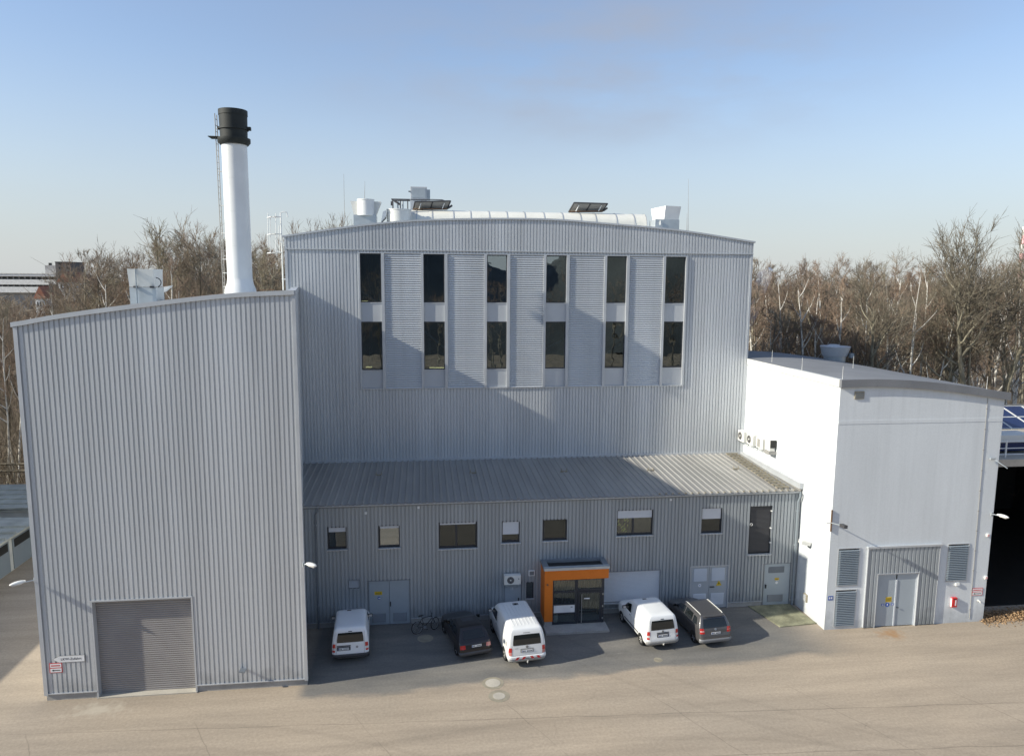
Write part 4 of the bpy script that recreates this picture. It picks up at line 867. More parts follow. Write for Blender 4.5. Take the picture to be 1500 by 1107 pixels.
# 1 cowl with half drum
x0,x1 = a5(518,320).x,a5(551,320).x; zl = ztm(-3.4)-.05; zm_ = a5(535,315).z; zt_ = a5(535,293).z
t_ = root('roof_cowl','white flared exhaust cowl with round drum, left end of the hall roof','ventilator',((x0+x1)/2,YR,zl))
MB().box(x0,x1,YR-.05,YR+1.1,zl-.1,zm_).build('base','galv',t_)
hx0,hx1 = a5(512.5,293).x,a5(549,293).x
q = MB(); q.prism([(x0,YR+.3,zm_),(x1-.05,YR+.3,zm_),(hx1+.35,YR+.3,zt_-.05),(hx0,YR+.3,zt_-.05)],(0,.7,0)); q.build('hood','galv_white',t_)
MB().tube([(x0+.72,YR+.22,zm_-.02),(x0+.72,YR+.22,zt_)],.50,28).build('drum','white_metal',t_); MB().tube([(x0+.72,YR+.22,zt_),(x0+.72,YR+.22,zt_+.05)],.52,28).build('drum_rim','white_metal',t_)
# 2 drum with steel frame
x0,x1 = a5(566,316).x,a5(602,316).x; c_ = (x0+x1)/2; zt_ = a5(584,306).z; zl = ztm(c_)-.1
t_ = root('exhaust_drum','wide white round exhaust drum with side flap on the hall roof','ventilator',(c_,YR,zl))
MB().tube([(c_,YR+.5,zl),(c_,YR+.5,zt_-.04)],(x1-x0)/2,36).build('drum','galv_white',t_); MB().tube([(c_,YR+.5,zt_-.04),(c_,YR+.5,zt_)],(x1-x0)/2+.03,36).build('drum_rim','white_metal',t_)
MB().prism([a5(558,326),a5(561,310),a5(565,308),a5(566,316)],(0,.5,0)).build('flap','white_metal',t_); MB().tube([a5(558,327),a5(566,319)],.03,5).build('flap_stay','black',t_)
fz0,fz1 = zt_, a5(584,291.5).z; fx0,fx1 = a5(575,300).x,a5(597,300).x
t_ = root('steel_frame','dark steel pipe frame standing above the white drum','frame',((fx0+fx1)/2,YR+.5,fz0))
for x in (fx0,(fx0+fx1)/2,fx1): 
    for y in (YR+.2,YR+.9): MB().tube([(x,y,fz0),(x,y,fz1)],.03,6).build('leg','plastic',t_)
for y in (YR+.2,YR+.9): MB().tube([(fx0-.08,y,fz1),(fx1+.15,y,fz1)],.035,6).build('top_rail','plastic',t_)
MB().tube([(fx0-.12,YR+.4,fz0+.35),(fx0-.0,YR+.4,fz0+.35)],.13,12).build('motor','plastic',t_); MB().tube([(fx0+.1,YR+.4,fz0+.5),(fx0+.45,YR+.3,fz0+.28)],.06,8).build('pipe_elbow','plastic',t_)
for x in (fx0+.3,fx0+.6): MB().tube([(x,YR+.45,fz0),(x,YR+.45,fz0+.5)],.05,8).build('valve','galv',t_)
# 3 tall box unit
yb3 = 48.5; x0,x1 = at('y',yb3,601,280).x, at('y',yb3,625.5,280).x; z1_ = at('y',yb3,612,273.5).z; z0_ = at('y',yb3,612,292).z
t_ = root('air_handling_box','tall pale grey box unit standing behind the white drum','ventilator',((x0+x1)/2,yb3,21))
MB().box(x0,x1,yb3,yb3+1.2,z0_,z1_).build('casing','panel_grey',t_,bevel=.02); MB().box(x0-.0,x0+.75,yb3+.1,yb3+.9,20.9,z0_-.002).build('duct','panel_grey',t_); MB().box(x1+.001,x1+.2,yb3+.2,yb3+.8,z0_+.02,z1_-.15).build('side_box','galv',t_); MB().box(x0+.1,x1-.1,yb3-.02,yb3-.001,z0_+.1,z1_-.1).build('door_panel','galv',t_); MB().box(x0-.12,x0-.001,yb3-.02,yb3+.05,z1_-.35,z1_-.28).build('lug','plastic',t_)
# rail behind the first hatch
tag(MB().tube([at('y',47,x,y) for x,y in ((601,292.5),(634,292.5),(648,293),(656,296))],.03,6).build('guard_rail','plastic',org=(0,47,22)),'thin dark curved guard rail behind the first open hatch','rail')
# 4 barrel skylight
yk = 46.6; ks = [602,610,633,664,689,716,742,768,796,823,849,871,901,927,944.5]; kx = [at('y',yk-.4,p_,318).x for p_ in ks]
zk = 20.93; zt_ = at('y',yk,690,309.3).z
SKY = root('barrel_skylight','long ribbed white barrel skylight along the hall roof','skylight',(kx[0],yk,zk))
MB().box(kx[0],kx[-1],yk-.95,yk+.95,20.2,zk).build('curb','galv_white',SKY)
for a, b in zip(kx, kx[1:]):
    rows = [[(x, yk-.95*math.cos(math.pi*i/14), zk+(zt_-zk)*math.sin(math.pi*i/14)**.9) for x in (a+.03,b-.02)] for i in range(15)]
    q = MB().grid(rows); q.build('skylight_panel','skylight',SKY)
    rb = MB().grid([[(x, yk-.97*math.cos(math.pi*i/14), zk+.0+(zt_-zk+.025)*math.sin(math.pi*i/14)**.9) for x in (b-.025,b+.03)] for i in range(15)]); rb.build('rib','trim',SKY)
q = MB(); q.v += [(kx[-1]+.02, yk-.95*math.cos(math.pi*i/14), zk+(zt_-zk)*math.sin(math.pi*i/14)**.9) for i in range(15)]; q.f.append(tuple(range(15))); q.mi.append(0); q.sm.append(False); q.build('end_cap','skylight',SKY)
def hatch(label, pl, pr, top, bot, tl, tr):
    t_ = root('smoke_hatch',label,'hatch',tuple(at('y',yk+.2,(pl+pr)/2,bot)),'open hatches on the barrel skylight'); y0 = yk+.0; y1 = yk-.55
    A,B = at('y',y0,pl,bot),at('y',y0,pr,bot-.5); Cc,D = at('y',y1,tr,top+ (1.5 if pl>700 else -1)),at('y',y1,tl,top)
    nn = (B-A).cross(D-A).normalized()*.02
    Mi, Mj = (A+B)/2,(D+Cc)/2
    for (p1,p2,p3,p4) in ((A,Mi,Mj,D),(Mi,B,Cc,Mj)):
        ctr = (p1+p2+p3+p4)/4; qq = [p.lerp(ctr,.06) for p in (p1,p2,p3,p4)]; MB().prism([q_-nn*.3 for q_ in qq],nn*.6).build('glazing','bumper_grey',t_)
    for p1,p2 in ((A,B),(B,Cc),(Cc,D),(D,A),(Mi,Mj)): MB().tube([p1,p2],.045,6).build('frame_bar','plastic',t_)
    for u in (.18,.85): a_ = A.lerp(B,u)+Vector((0,-.35,0)); MB().tube([a_, a_.lerp(D.lerp(Cc,u),.75)],.03,6).build('strut','white_metal',t_)
    MB().tube([A+Vector((0,-.3,.0)),B+Vector((0,-.3,.0))],.04,6).build('hinge_bar','rust',t_)
    MB().tube([B+Vector((.05,-.2,.05)),B+Vector((.3,-.1,.22))],.07,8).build('actuator','plastic',t_)
hatch('open tilted hatch at the left end of the barrel skylight',605,655,295.5,307,608,660)
hatch('open tilted hatch toward the right of the barrel skylight',833,882,297,310.5,841,890)
# 5 right hopper cowl
yr5 = 44.6; x0,x1 = at('y',yr5,960,328).x,at('y',yr5,995,328).x; zl = ztm(15.2)-.1; zm_ = at('y',yr5,980,321.5).z; zt_ = at('y',yr5,980,302).z
t_ = root('roof_cowl','white hopper shaped cowl on a grey base, right end of the hall roof','ventilator',((x0+x1)/2,yr5,zl))
MB().box(x0,x1,yr5,yr5+1.2,zl-.1,zm_).build('base','galv',t_); xm2 = at('y',yr5,973,320).x
rows_b = [(x0+.1,yr5+.9,zm_),(xm2,yr5+.02,zm_),(x1-.05,yr5+.02,zm_),(x1-.05,yr5+.9,zm_)]; rows_t = [(x0-.0,yr5+1.0,zt_-.1),(xm2,yr5-.2,zt_),(x1+.02,yr5-.2,zt_-.03),(x1+.02,yr5+1.0,zt_-.1)]
q = MB(); q.v += rows_b+rows_t
for f_ in ((0,1,5,4),(1,2,6,5),(2,3,7,6),(3,0,4,7),(4,5,6,7)): q.f.append(f_); q.mi.append(0); q.sm.append(False)
q.build('hood','white_metal',t_); MB().tube([(x0+.3,yr5-.06,zm_-.35),(x0+.3,yr5-.06,zm_-.1)],.035,6).build('valve','white_metal',t_)
for px,py0,py1,l in ((505,255,330,'tall thin antenna rod left on the hall roof'),(534,266,293,'short thin antenna rod behind the drum cowl'),(1008,262,338,'thin antenna rod right of the hopper cowl'),(1006,312,338,'short antenna stub at the foot of the right rod')):
    a, b = at('y',46,px,py1), at('y',46,px-(1.5 if px==505 else -.5),py0); tag(MB().tube([a,b],[.018,.007],5).build('antenna_rod','bumper_grey',org=tuple(a)),l,'antenna','antenna rods on the hall roof')
clp2 = MB().box(-.13,.13,-.05,.05,0,.07).mesh('roof_clamp','galv')
for i in range(60):
    x = -7.5+i*.46
    if x < 20: inst('roof_clamp',clp2,MH,(x,43.6,ztm(x)-.02))

# ================================================================== RIGHT CANOPY HALL
HX, HY = 28.98, 33.9
CB = root('loading_canopy','dark open hall with concrete deck edge behind the white building','building',(35,HY,0))
zA, zB_ = at('y',HY,1490,672.5).z, at('y',HY,1490,683).z
boxo('deck','concrete_light',CB,(HX,46,HY,50,zB_,zA)); boxo('back_wall','black',CB,(HX+.02,46,49.6,49.8,0,zB_-.01)); boxo('right_wall','black',CB,(45.8,46,HY,49.6,0,zB_-.01)); boxo('left_wall','black',CB,(HX+.0,HX+.05,HY,49.6,0,zB_-.01))  # inner walls coloured black to stand in for the deep shade of the bay
boxo('floor','black',CB,(HX+.06,45.8,HY+.1,49.6,.0,.02))  # black floor colour carries the bay's shade too
rl = root('deck_railing','white horizontal railing on the concrete deck at the right edge','railing',(32,HY+.3,zA)); yy = HY+.35
zs = [at('y',yy,1490,py).z for py in (646,656,665)]
for z in zs: MB().tube([(HX+.1,yy,z),(45.5,yy,z)],.025,6).build('rail','white_metal',rl)
for x in (29.3,30.9,32.5,34.5,36.5,38.5): MB().box(x-.03,x+.03,yy-.03,yy+.03,zA,zs[0]+.05).build('post','white_metal',rl)
# container like box with solar modules on the deck
t_ = root('solar_array','tilted blue solar modules on a frame above the deck','solar panels',(33,37,zA))
for i in range(6):
    for j in range(2):
        o = Vector((29.25+i*1.35,36.6+j*1.25,zA+1.05+j*.42)); MB().obox(o+Vector((.65,.6,.2)),(.64,0,0),(0,.6,.2),(0,-.01,.02)).build('solar_module','solar',t_)
        pm_ = MB()
        for u in (-.64,.64): pm_.obox(o+Vector((.65+u,.6,.225)),(.02,0,0),(0,.6,.2),(0,-.005,.012))
        for v_ in (-1,1): pm_.obox(o+Vector((.65,.6+v_*.6,.225+v_*.2)),(.64,0,0),(0,.02,.006),(0,-.005,.012))
        pm_.build('module_frame','galv_white',t_)
for i in range(4): MB().box(29.4+i*2.6,29.5+i*2.6,36.7,36.8,zA,zA+1.1).build('frame_leg','blue_sign',t_)
cvx0 = 29.2
t_ = root('parked_container','white and blue box body standing on the deck behind the railing','container',(31,35.4,zA)); MB().box(cvx0,33.4,35.2,36.4,zA+.6,zA+1.0).build('body','galv_white',t_); MB().box(cvx0,33.4,35.15,36.45,zA+.15,zA+.59).build('lower_body','solar',t_); MB().box(cvx0+.1,cvx0+.9,35.12,35.19,zA+.68,zA+.9).build('window','black',t_)

# ================================================================== SLABS, MANHOLES, LEAVES
kind(MB().prism([(17.42,35.4,-.02),(19.78,35.4,-.02),(20.06,33.1,-.02),(18.0,32.95,-.02)],(0,0,.07)).build('mossy_slab','moss_slab'))
def manhole(label,px,py,r,m='concrete',ring=1.45,mr='iron'):
    p = at('z',0,px,py); t_ = root('manhole_cover',label,'manhole',(p.x,p.y,0),'manhole covers in the yard')
    MB().tube([(p.x,p.y,.001),(p.x,p.y,.006)],r*ring,28).build('surround',mr,t_); MB().tube([(p.x,p.y,.0065),(p.x,p.y,.014)],r,28).build('cover',m,t_); q = MB()
    for i in range(5): q.box(p.x-r*.6,p.x+r*.6,p.y-r*.6+i*r*.3-.012,p.y-r*.6+i*r*.3+.012,.0145,.018)
    q.build('grip_bar',m,t_)
manhole('larger pale round manhole cover nearer the vans',722,1000,.33,'concrete_light'); manhole('smaller pale manhole cover with wide stained ring nearer the camera',731,1019,.26,'concrete_light',ring=1.75); manhole('dark manhole cover in the shade beside the bicycle',623,934.5,.27,'iron'); manhole('rusty manhole cover right of the dark estate car',964,966,.16,'iron',1.3)
random.seed(11); mb = MB()
for i in range(9000):
    u = random.random(); x = 28.75+u*9; c_ = .35+.5*u; y = 32.75+random.gauss(0,.33)+.05*x-1.45; h = max(0,.22*math.exp(-((y-(32.75+.05*x-1.45))/.35)**2))*rr(.1,1)
    a = rr(0,6.3); l = rr(.03,.07); d = Vector((math.cos(a)*l,math.sin(a)*l,rr(-.03,.04))); n2 = Vector((-math.sin(a)*l*.5,math.cos(a)*l*.5,rr(-.03,.03))); p = Vector((x,y,.02+h))
    mb.quad(p-d,p+n2,p+d,p-n2)
kind(mb.build('leaf_pile','leaf_litter'),'stuff')
del mb

# ================================================================== LEFT SHEDS
def shed(label,x0,x1,y0,y1,h,over=.5,doors=()):
    t_ = root('storage_shed',label,'shed',((x0+x1)/2,y0,0)); MB().box(x0,x1,y0,y1,0,h).build('walls','shed_wall',t_); MB().prism([(x0-.3,y0-.4,h+.0),(x1+over,y0-.4,h-.12),(x1+over,y0-.4,h-.0),(x0-.3,y0-.4,h+.14)],(0,y1-y0+.8,0)).build('roof','shed_roof',t_)
    for i in range(int((y1-y0+.8)/1.1)): MB().box(x0-.3,x1+over,y0-.4+i*1.1,y0-.36+i*1.1,h+.0,h+.145-.0).build('roof_seam','shed_roof',t_)
    return t_
sh = shed('low white shed with flat grey roof at the left edge, nearer one',-31,-24.6,39.5,47.3,2.35)
for y in (40.2,42.6,45.0): d_ = MB().box(-24.598,-24.55,y,y+2.0,.05,2.0).build('door','door_grey',sh); MB().box(-24.548,-24.53,y+.15,y+1.85,1.35,1.85).build('glazing','black',d_)
MB().box(-24.6,-24.3,47.0,47.32,0,2.25).build('pillar','shed_wall',sh)
shed('taller pale shed with wide flat roof behind the low one at left',-33,-24.2,49.3,54.5,2.5,1.0)
tag(MB().box(-24.1,-23.3,50.2,51.3,0,1.3).box(-23.9,-23.4,52.0,52.8,0,1.0).build('rubbish_skip','rust',org=(-23.7,50.2,0)),'rusty dark skips beside the sheds','skip')
# long warehouse outside the frame whose shade falls on the left road
WH = root('warehouse','grey warehouse beyond the left edge casting shade on the side road','building',(-38,8,0)); boxo('walls','cladding_annex',WH,(-45,-33.3,8,58.5,0,8.1)); boxo('roof','flat_roof',WH,(-45.2,-33.3,7.8,58.7,8.101,8.25))
tag(MB().tube([(-55,64,1.5),(-20,62.0,1.6)],.12,8).tube([(-55,64,2.1),(-20,62.0,2.2)],.10,8).build('district_heating_pipe','bark_dark',org=(-30,63,0)),'pale horizontal pipes crossing the brown scrub at left','pipe')

# ================================================================== FAR BUILDINGS
D = 260.0
def far(px,py,y=D): return at('y',y,px,py)
def apartment(label):
    t_ = root('apartment_block',label,'building',(far(20,430).x,D,0)); a = far(-60,0).x; b = far(52,0).x; z_ = lambda py: far(25,py).z
    MB().box(a,b,D+.6,D+14,0,z_(401)).build('wall','house_grey',t_)
    for k,(y0,y1) in enumerate(((400.3,404.8),(409.3,416.8),(420,428.5))): MB().box(a,b-(0 if k<2 else 3),D-.8,D+.59,z_(y1),z_(y0)).build('balcony_band','house_white',t_)
    for (y0,y1) in ((404.9,409.2),(416.9,419.9)):
        for k in range(-6,6): x = far(3+k*9,0).x; f_ = MB().box(x,x+1.2,D+.3,D+.58,z_(y1),z_(y0)).build('window','brick_far',t_); MB().box(x+.1,x+1.1,D+.28,D+.299,z_(y1)+.1,z_(y0)-.1).build('pane','black',f_)
    MB().box(far(30,0).x,far(51,0).x,D+2,D+10,z_(401),z_(388)).build('lift_house','house_grey',t_); MB().box(far(36,0).x,far(39,0).x,D+2,D+3,z_(388),z_(384.5)).build('flue','black',t_)
    MB().box(a,b+.2,D-1,D+14.2,z_(401)+.002,z_(400)).build('roof','house_white',t_)
apartment('white apartment block with long balcony bands far off at the left edge')
t_ = root('tower_block','dark brown tower block among trees right of the white apartments','building',(far(62,0).x,D-6,0)); x0,x1 = far(51,0,D-6).x, far(74,0,D-6).x; MB().box(x0,x1,D-6,D+4,0,far(60,384,D-6).z).build('wall','brick_far',t_); MB().box(x0-.1,x1+.1,D-6.1,D+4.1,far(60,384,D-6).z+.001,far(60,383,D-6).z).build('roof','plastic',t_)
for i in range(2):
    for j in range(4): MB().box(x0+1+i*2.4,x0+2.2+i*2.4,D-6.05,D-6.001,far(60,406-j*6).z,far(60,403-j*6).z).build('window','black',t_)
def house(label,px0,px1,py,h,y,roof,wall='house_white'):
    a = at('y',y,px0,py); b = at('y',y,px1,py); t_ = root('distant_house',label,'house',((a.x+b.x)/2,y,0)); MB().box(a.x,b.x,y,y+9,0,a.z-h).build('wall',wall,t_)
    MB().prism([(a.x-.3,y-.4,a.z-h),(b.x+.3,y-.4,a.z-h),((a.x+b.x)/2,y-.4,a.z)],(0,9.8,0)).build('roof',roof,t_)
    wd = (b.x-a.x)/4
    for i in range(3): MB().box(a.x+wd*(i+.6),a.x+wd*(i+1),y-.05,y-.001,a.z-h-2,a.z-h-.8).build('window','black',t_)
    MB().box((a.x+b.x)/2+.8,(a.x+b.x)/2+1.4,y+3,y+3.6,a.z-1.6,a.z+.6).build('chimney','brick_far',t_)
house('small distant house with red tiled gable below the dark tower',50,66,419,3.2,200,'tile_red')
house('distant white house among the trees right of the dark tower',84,104,398,3,230,'tile_red')
house('distant grey roofed house left of the trees, farther right',102,122,401,3,240,'plastic','house_grey')
y = 420; p = at('y',y,1493,410); ts = root('striped_chimney','distant chimney with red and white bands behind the tallest trees at right','chimney',(p.x,y,0))
for i in range(6): z0_ = at('y',y,1493,410-i*13).z; z1_ = at('y',y,1493,410-(i+1)*13).z; MB().tube([(p.x+i*.05,y,z0_ if i else 0),(p.x+i*.05,y,z1_)],1.3,14).build('band','house_white' if i%2 else 'pink_sign',ts)

# ================================================================== TREES
def tree_meshes(seed, H=1.0, limbs=11, spread=.42, base=.28, up=.55, dens=1.0, tr=.0135, wig=.065, fork=False):
    "unit bare tree of height H: returns MB trunk+limbs, MB branches+twigs"
    rnd = random.Random(seed); T = MB(); K = MB(); u = lambda a, b: rnd.uniform(a, b)
    def path(p, d, L, n, wob, upf):
        pts = [p.copy()]; d = d.normalized()
        for i in range(n):
            d = (d + Vector((u(-1,1),u(-1,1),u(-.6,.9)))*wob + Vector((0,0,upf))).normalized(); p = p + d*(L/n); pts.append(p.copy())
        return pts
    def pick(pts, t):
        f = t*(len(pts)-1); i = min(int(f), len(pts)-2); return pts[i].lerp(pts[i+1], f-i), (pts[i+1]-pts[i]).normalized()
    def side(d, ang):
        a = Vector((u(-1,1),u(-1,1),u(-1,1))).cross(d)
        if a.length < .01: a = Vector((1,0,0))
        a.normalize(); return (d*math.cos(ang)+a*math.sin(ang)).normalized()
    trunks = []
    nt_ = 3 if fork else 1
    for k in range(nt_):
        d = Vector((u(-.25,.25),u(-.25,.25),1)) if fork else Vector((u(-.06,.06),u(-.06,.06),1))
        pts = path(Vector((u(-.01,.01)*nt_,u(-.01,.01)*nt_,0)), d, H*u(.9,1) if not fork else H*u(.8,1), 9, wig*.7, .05)
        r0 = tr*(1 if not fork else .6); T.tube(pts, [r0*(1-.88*i/9)*H for i in range(10)], 6, cap=False); trunks.append(pts)
    for pts in trunks:
        nl = int(limbs/nt_)+1
        for j in range(nl):
            t = base+(1-base)*(j+u(0,.9))/nl; t = min(t,.97); p, d = pick(pts, t); L = H*spread*(1.08-t*.75)*u(.7,1.15)
            d1 = side(d, u(.6,1.1)); l1 = path(p, d1, L, 6, wig*1.6, .06+up*.12); r1 = tr*.42*H*(1.1-t*.7); T.tube(l1, [r1*(1-.8*i/6) for i in range(7)], 4, cap=False)
            for m_ in range(int(6*dens)):
                t2 = u(.2,.98); p2, dd = pick(l1, t2); L2 = L*u(.4,.7)*(1.15-t2*.5); l2 = path(p2, side(dd,u(.4,.9)), L2, 4, wig*1.5, .08); r2 = r1*.24; K.tube(l2, [max(r2*(1-.75*i/4),.0005*H) for i in range(5)], 3, cap=False)
                for q in range(int(7*dens)):
                    t3 = u(.15,1); p3, d3 = pick(l2, t3); L3 = L2*u(.4,.75); l3 = path(p3, side(d3,u(.35,.8)), L3, 2, wig*1.2, .1); K.tube(l3, [.0009*H,.0007*H,.0004*H], 3, cap=False)
                    for z_ in range(int(4*dens)):
                        p4, d4 = pick(l3, u(.2,1)); e = p4+side(d4,u(.3,.7))*L3*u(.4,.7); K.tube([p4,e],[.0006*H,.0003*H],3,cap=False)
    return T, K
TV = []
specs = [(1,11,.36,.30,.6,1.0,'bark','twig',False),(2,12,.40,.26,.5,.95,'bark_dark','twig',False),(3,10,.34,.35,.7,.95,'bark','twig_olive',False),(4,12,.42,.22,.4,.95,'bark_dark','twig_red',False),(5,12,.36,.2,.6,.95,'bark','twig_red',True),(6,11,.30,.38,.8,.95,'bark_dark','twig_olive',True)]
for sd_,lm,spd,bs,up_,dn,mt,mk,fk in specs:
    T,K = tree_meshes(sd_,1,lm,spd,bs,up_,dn,fork=fk); TV.append((T.mesh('trunk',mt),K.mesh('crown',mk)))
BV = []
for sd_ in (21,22,23):
    T,K = tree_meshes(sd_,1,10,.27,.34,.9,.9,tr=.0105,wig=.08,fork=(sd_==22)); BV.append((T.mesh('trunk','birch'),K.mesh('crown','twig_red')))
OV = []
for sd_ in (31,32):
    T,K = tree_meshes(sd_,1,13,.44,.42,.5,1.0,tr=.019,wig=.2); OV.append((T.mesh('trunk','bark'),K.mesh('crown','bark_dark')))
def tree(name,label,me,x,y,h,rot,group,sx=1.0,z=-.15):
    t_ = root(name,label,'tree',(x,y,z),group); t_.rotation_euler = (0,0,rot); t_.scale = (h*sx,h*sx,h)
    for nm, m_ in zip(('trunk','crown'), me): o = bpy.data.objects.new(nm,m_); C.objects.link(o); o.parent = t_
    return t_
random.seed(5)
def top_at(px,py,dist):
    "height a tree needs so that its top shows at a pixel row, for a tree at depth y"
    return at('y',dist,px,py)
GR = 'bare trees of the wood behind the buildings'
LOOK = ['grey trunked brown tree','dark trunked brown tree','olive twigged tree','wide reddish tree','many stemmed reddish tree','forked olive tree']
def place(px):
    for lim, t in ((25,'at the left edge'),(110,'among the distant houses'),(190,'left of the boiler house cowl'),(330,'left of the chimney'),(430,'right of the chimney'),(1080,'above the hall roof'),(1160,'beside the tall hall'),(1240,'behind the roof ventilator'),(1330,'above the middle white roof'),(1430,'above the right white roof')):
        if px < lim: return t
    return 'at the right edge'
def wood(px0,px1,tops,ys,step,gl,jit=5,bir=.32,lab='bare brown tree in the winter wood behind the white building'):
    for y in ys:
        px = px0 + rr(0,step)
        while px < px1:
            tp = interp(tops,px) + rr(-6,12) + (max(0,(ys[-1]-y))*.22); p = at('y',y+rr(-2,2),px,tp)
            if p.z > 6:
                rowi = 'front' if y < ys[0]+18 else 'rear' if y > ys[-1]-20 else 'middle'
                if random.random() < bir: tree('birch_tree','pale barked bare birch, %s of the wood %s' % (rowi, place(px)),random.choice(BV),p.x,p.y,(p.z+.15)*.98,rr(0,6.3),gl+', birches',rr(.9,1.2))
                else: kv = random.randrange(6); tree('bare_tree','%s, %s of wood %s' % (LOOK[kv], rowi, place(px)),TV[kv],p.x,p.y,(p.z+.15)*.95,rr(0,6.3),gl,rr(.85,1.25))
            px += step*rr(.7,1.35)*60/y
    return
wood(1085,1560,[(1085,362),(1130,376),(1200,380),(1290,378),(1340,372),(1400,380),(1560,376)],[52,58,66,75,86,98,112],62,GR)
wood(-60,430,[(-60,446),(55,444),(80,422),(110,365),(160,380),(200,350),(240,335),(300,335),(360,350),(400,345),(430,350)],[66,76,88,104,122],62,'bare trees of the wood behind the boiler house',bir=.10,lab='bare brown tree in the winter wood behind the boiler house')
wood(428,560,[(428,322),(470,318),(500,322),(560,330)],[78,88],40,'bare treetops just above the left end of the hall roof',bir=0,lab='bare treetop just above the left end of the hall roof')
# trees one can single out
for px,tp,y,k,h_,l in ((1445,316,51.5,0,1,'tall dark bare tree rising highest above the wood at right'),(1405,322,53,1,1.0,'tall crooked bare tree left of the highest one at right'),(1490,318,52,1,1,'tall bare tree at the right edge of the photo'),(1293,372,51,0,1,'gnarled dark tree in front of the wood above the middle of the white roof'),(1265,392,56,1,1,'twisted dark tree right of the roof ventilator'),(232,312,62,None,1,'tall fan shaped bare tree left of the chimney'),(283,318,64,None,1,'broad bare tree directly left of the chimney'),(125,350,70,None,1,'slender bare tree standing above the houses at left'),(160,358,66,None,1,'thin bare tree between the houses and the roof cowl'),(384,352,60,None,1,'bare tree between the chimney and the tall hall'),(1118,362,64,None,1,'rounded bare tree right beside the tall hall')):
    p = at('y',y,px,tp); me = OV[k] if k is not None else TV[(px//10)%3]; tree('bare_tree',l,me,p.x,p.y,(p.z+.15)*.92,(px*.37)%6.28,None,1.05 if k is None else .95)
for px,tp,y,k,l in ((1352,392,50.5,1,'white barked forked birch behind the right half of the white roof'),(1225,405,50,0,'white birch with several stems left of the gnarled tree'),(1197,410,51,2,'slim white birch rising behind the roof ventilator'),(1160,402,53,1,'leaning pale birch left of the roof ventilator'),(1243,398,52.5,1,'pale many stemmed birch right of the roof ventilator'),(1400,430,51,2,'thin pale birch below the tall crooked tree at right'),(262,372,58,0,'pale thin birch left of the chimney foot'),(180,400,57,2,'slim pale birch just left of the boiler house cowl'),(1320,420,52,0,'thin white birch between the gnarled tree and the forked birch')):
    p = at('y',y,px,tp); tree('birch_tree',l,BV[k],p.x,p.y,p.z+.15,(px*.7)%6.28,None,1.15)
# undergrowth as one mass
random.seed(8); mb = MB()
def scrub(n, fx, fy, h0, h1, mi_):
    for i in range(n):
        x, y = fx(), fy(); h = rr(h0,h1); p = Vector((x,y,-.5)); a = rr(0,6.3)
        for k in range(4):
            b_ = a+rr(-1.5,1.5); e = p+Vector((math.cos(b_)*h*rr(.1,.55),math.sin(b_)*h*rr(.1,.55),h*rr(.6,1.05))); m_ = p.lerp(e,.5)+Vector((rr(-.2,.2),rr(-.2,.2),rr(0,.3))); r_ = rr(.012,.03); mb.tube([p,m_,e],[r_,r_*.7,r_*.35],3,mi_,cap=False,sm=False)
            for j in range(2): s_ = m_.lerp(e,rr(0,.8)); mb.tube([s_,s_+Vector((rr(-.8,.8),rr(-.8,.8),rr(.1,1.0)))],[r_*.4,r_*.25],3,mi_,cap=False,sm=False)
scrub(1700, lambda: rr(19,75), lambda: rr(50,112), 2.5, 9, 0); scrub(900, lambda: rr(19,75), lambda: rr(50,90), 2, 6, 1)
scrub(2600, lambda: rr(-70,-14), lambda: rr(61,110), 2, 8, 0); scrub(900, lambda: rr(-70,-14), lambda: rr(61,100), 2, 5, 1)
kind(mb.build('undergrowth',['twig','twig_olive']),'stuff')
# far wood closing the horizon
mb = MB(); random.seed(9)
for i in range(900):
    y = rr(125,330); x = rr(-.62,.95)*y; g_ = gz(x,y); h = rr(15,19.5)+ (y-120)*.008
    if x < -.42*y: h *= .72
    for k in range(5):
        p = Vector((x+rr(-2,2),y+rr(-2,2),g_)); e = p+Vector((rr(-3,3),rr(-1,1),h*rr(.7,1))); mb.tube([p,p.lerp(e,.6)+Vector((rr(-.5,.5),0,0)),e],[.16,.12,.05],3,cap=False,sm=False)
        for j in range(9): s_ = p.lerp(e,rr(.25,.98)); mb.tube([s_,s_+Vector((rr(-2.6,2.6),rr(-1,1),rr(.4,2.8)))],[.09,.035],3,cap=False,sm=False)
kind(mb.build('distant_wood','twig'),'stuff')
# thin smoke drifting beside the tall hall
sm = bpy.data.materials.new('smoke'); sm.use_nodes = True; n_ = sm.node_tree; n_.nodes.clear(); o_ = n_.nodes.new('ShaderNodeOutputMaterial'); pv = n_.nodes.new('ShaderNodeVolumePrincipled'); pv.inputs['Color'].default_value = (.80,.84,1,1)
tcs = n_.nodes.new('ShaderNodeTexCoord'); ns_ = n_.nodes.new('ShaderNodeTexNoise'); ns_.inputs['Scale'].default_value = 1.1; ns_.inputs['Detail'].default_value = 3; n_.links.new(tcs.outputs['Object'], ns_.inputs['Vector']); mr_ = n_.nodes.new('ShaderNodeMapRange'); mr_.inputs[1].default_value = .42; mr_.inputs[2].default_value = .7; mr_.inputs[3].default_value = 0; mr_.inputs[4].default_value = .9; n_.links.new(ns_.outputs[0], mr_.inputs[0]); n_.links.new(mr_.outputs[0], pv.inputs['Density']); n_.links.new(pv.outputs[0], o_.inputs['Volume']); M['smoke'] = sm
pp = [at('y',49.6,x,y) for x,y in ((1096,484),(1103,462),(1109,440),(1114,420),(1120,404),(1129,394))]
kind(MB().tube(pp,[.16,.32,.42,.5,.55,.2],12).build('smoke_plume','smoke'),'stuff')
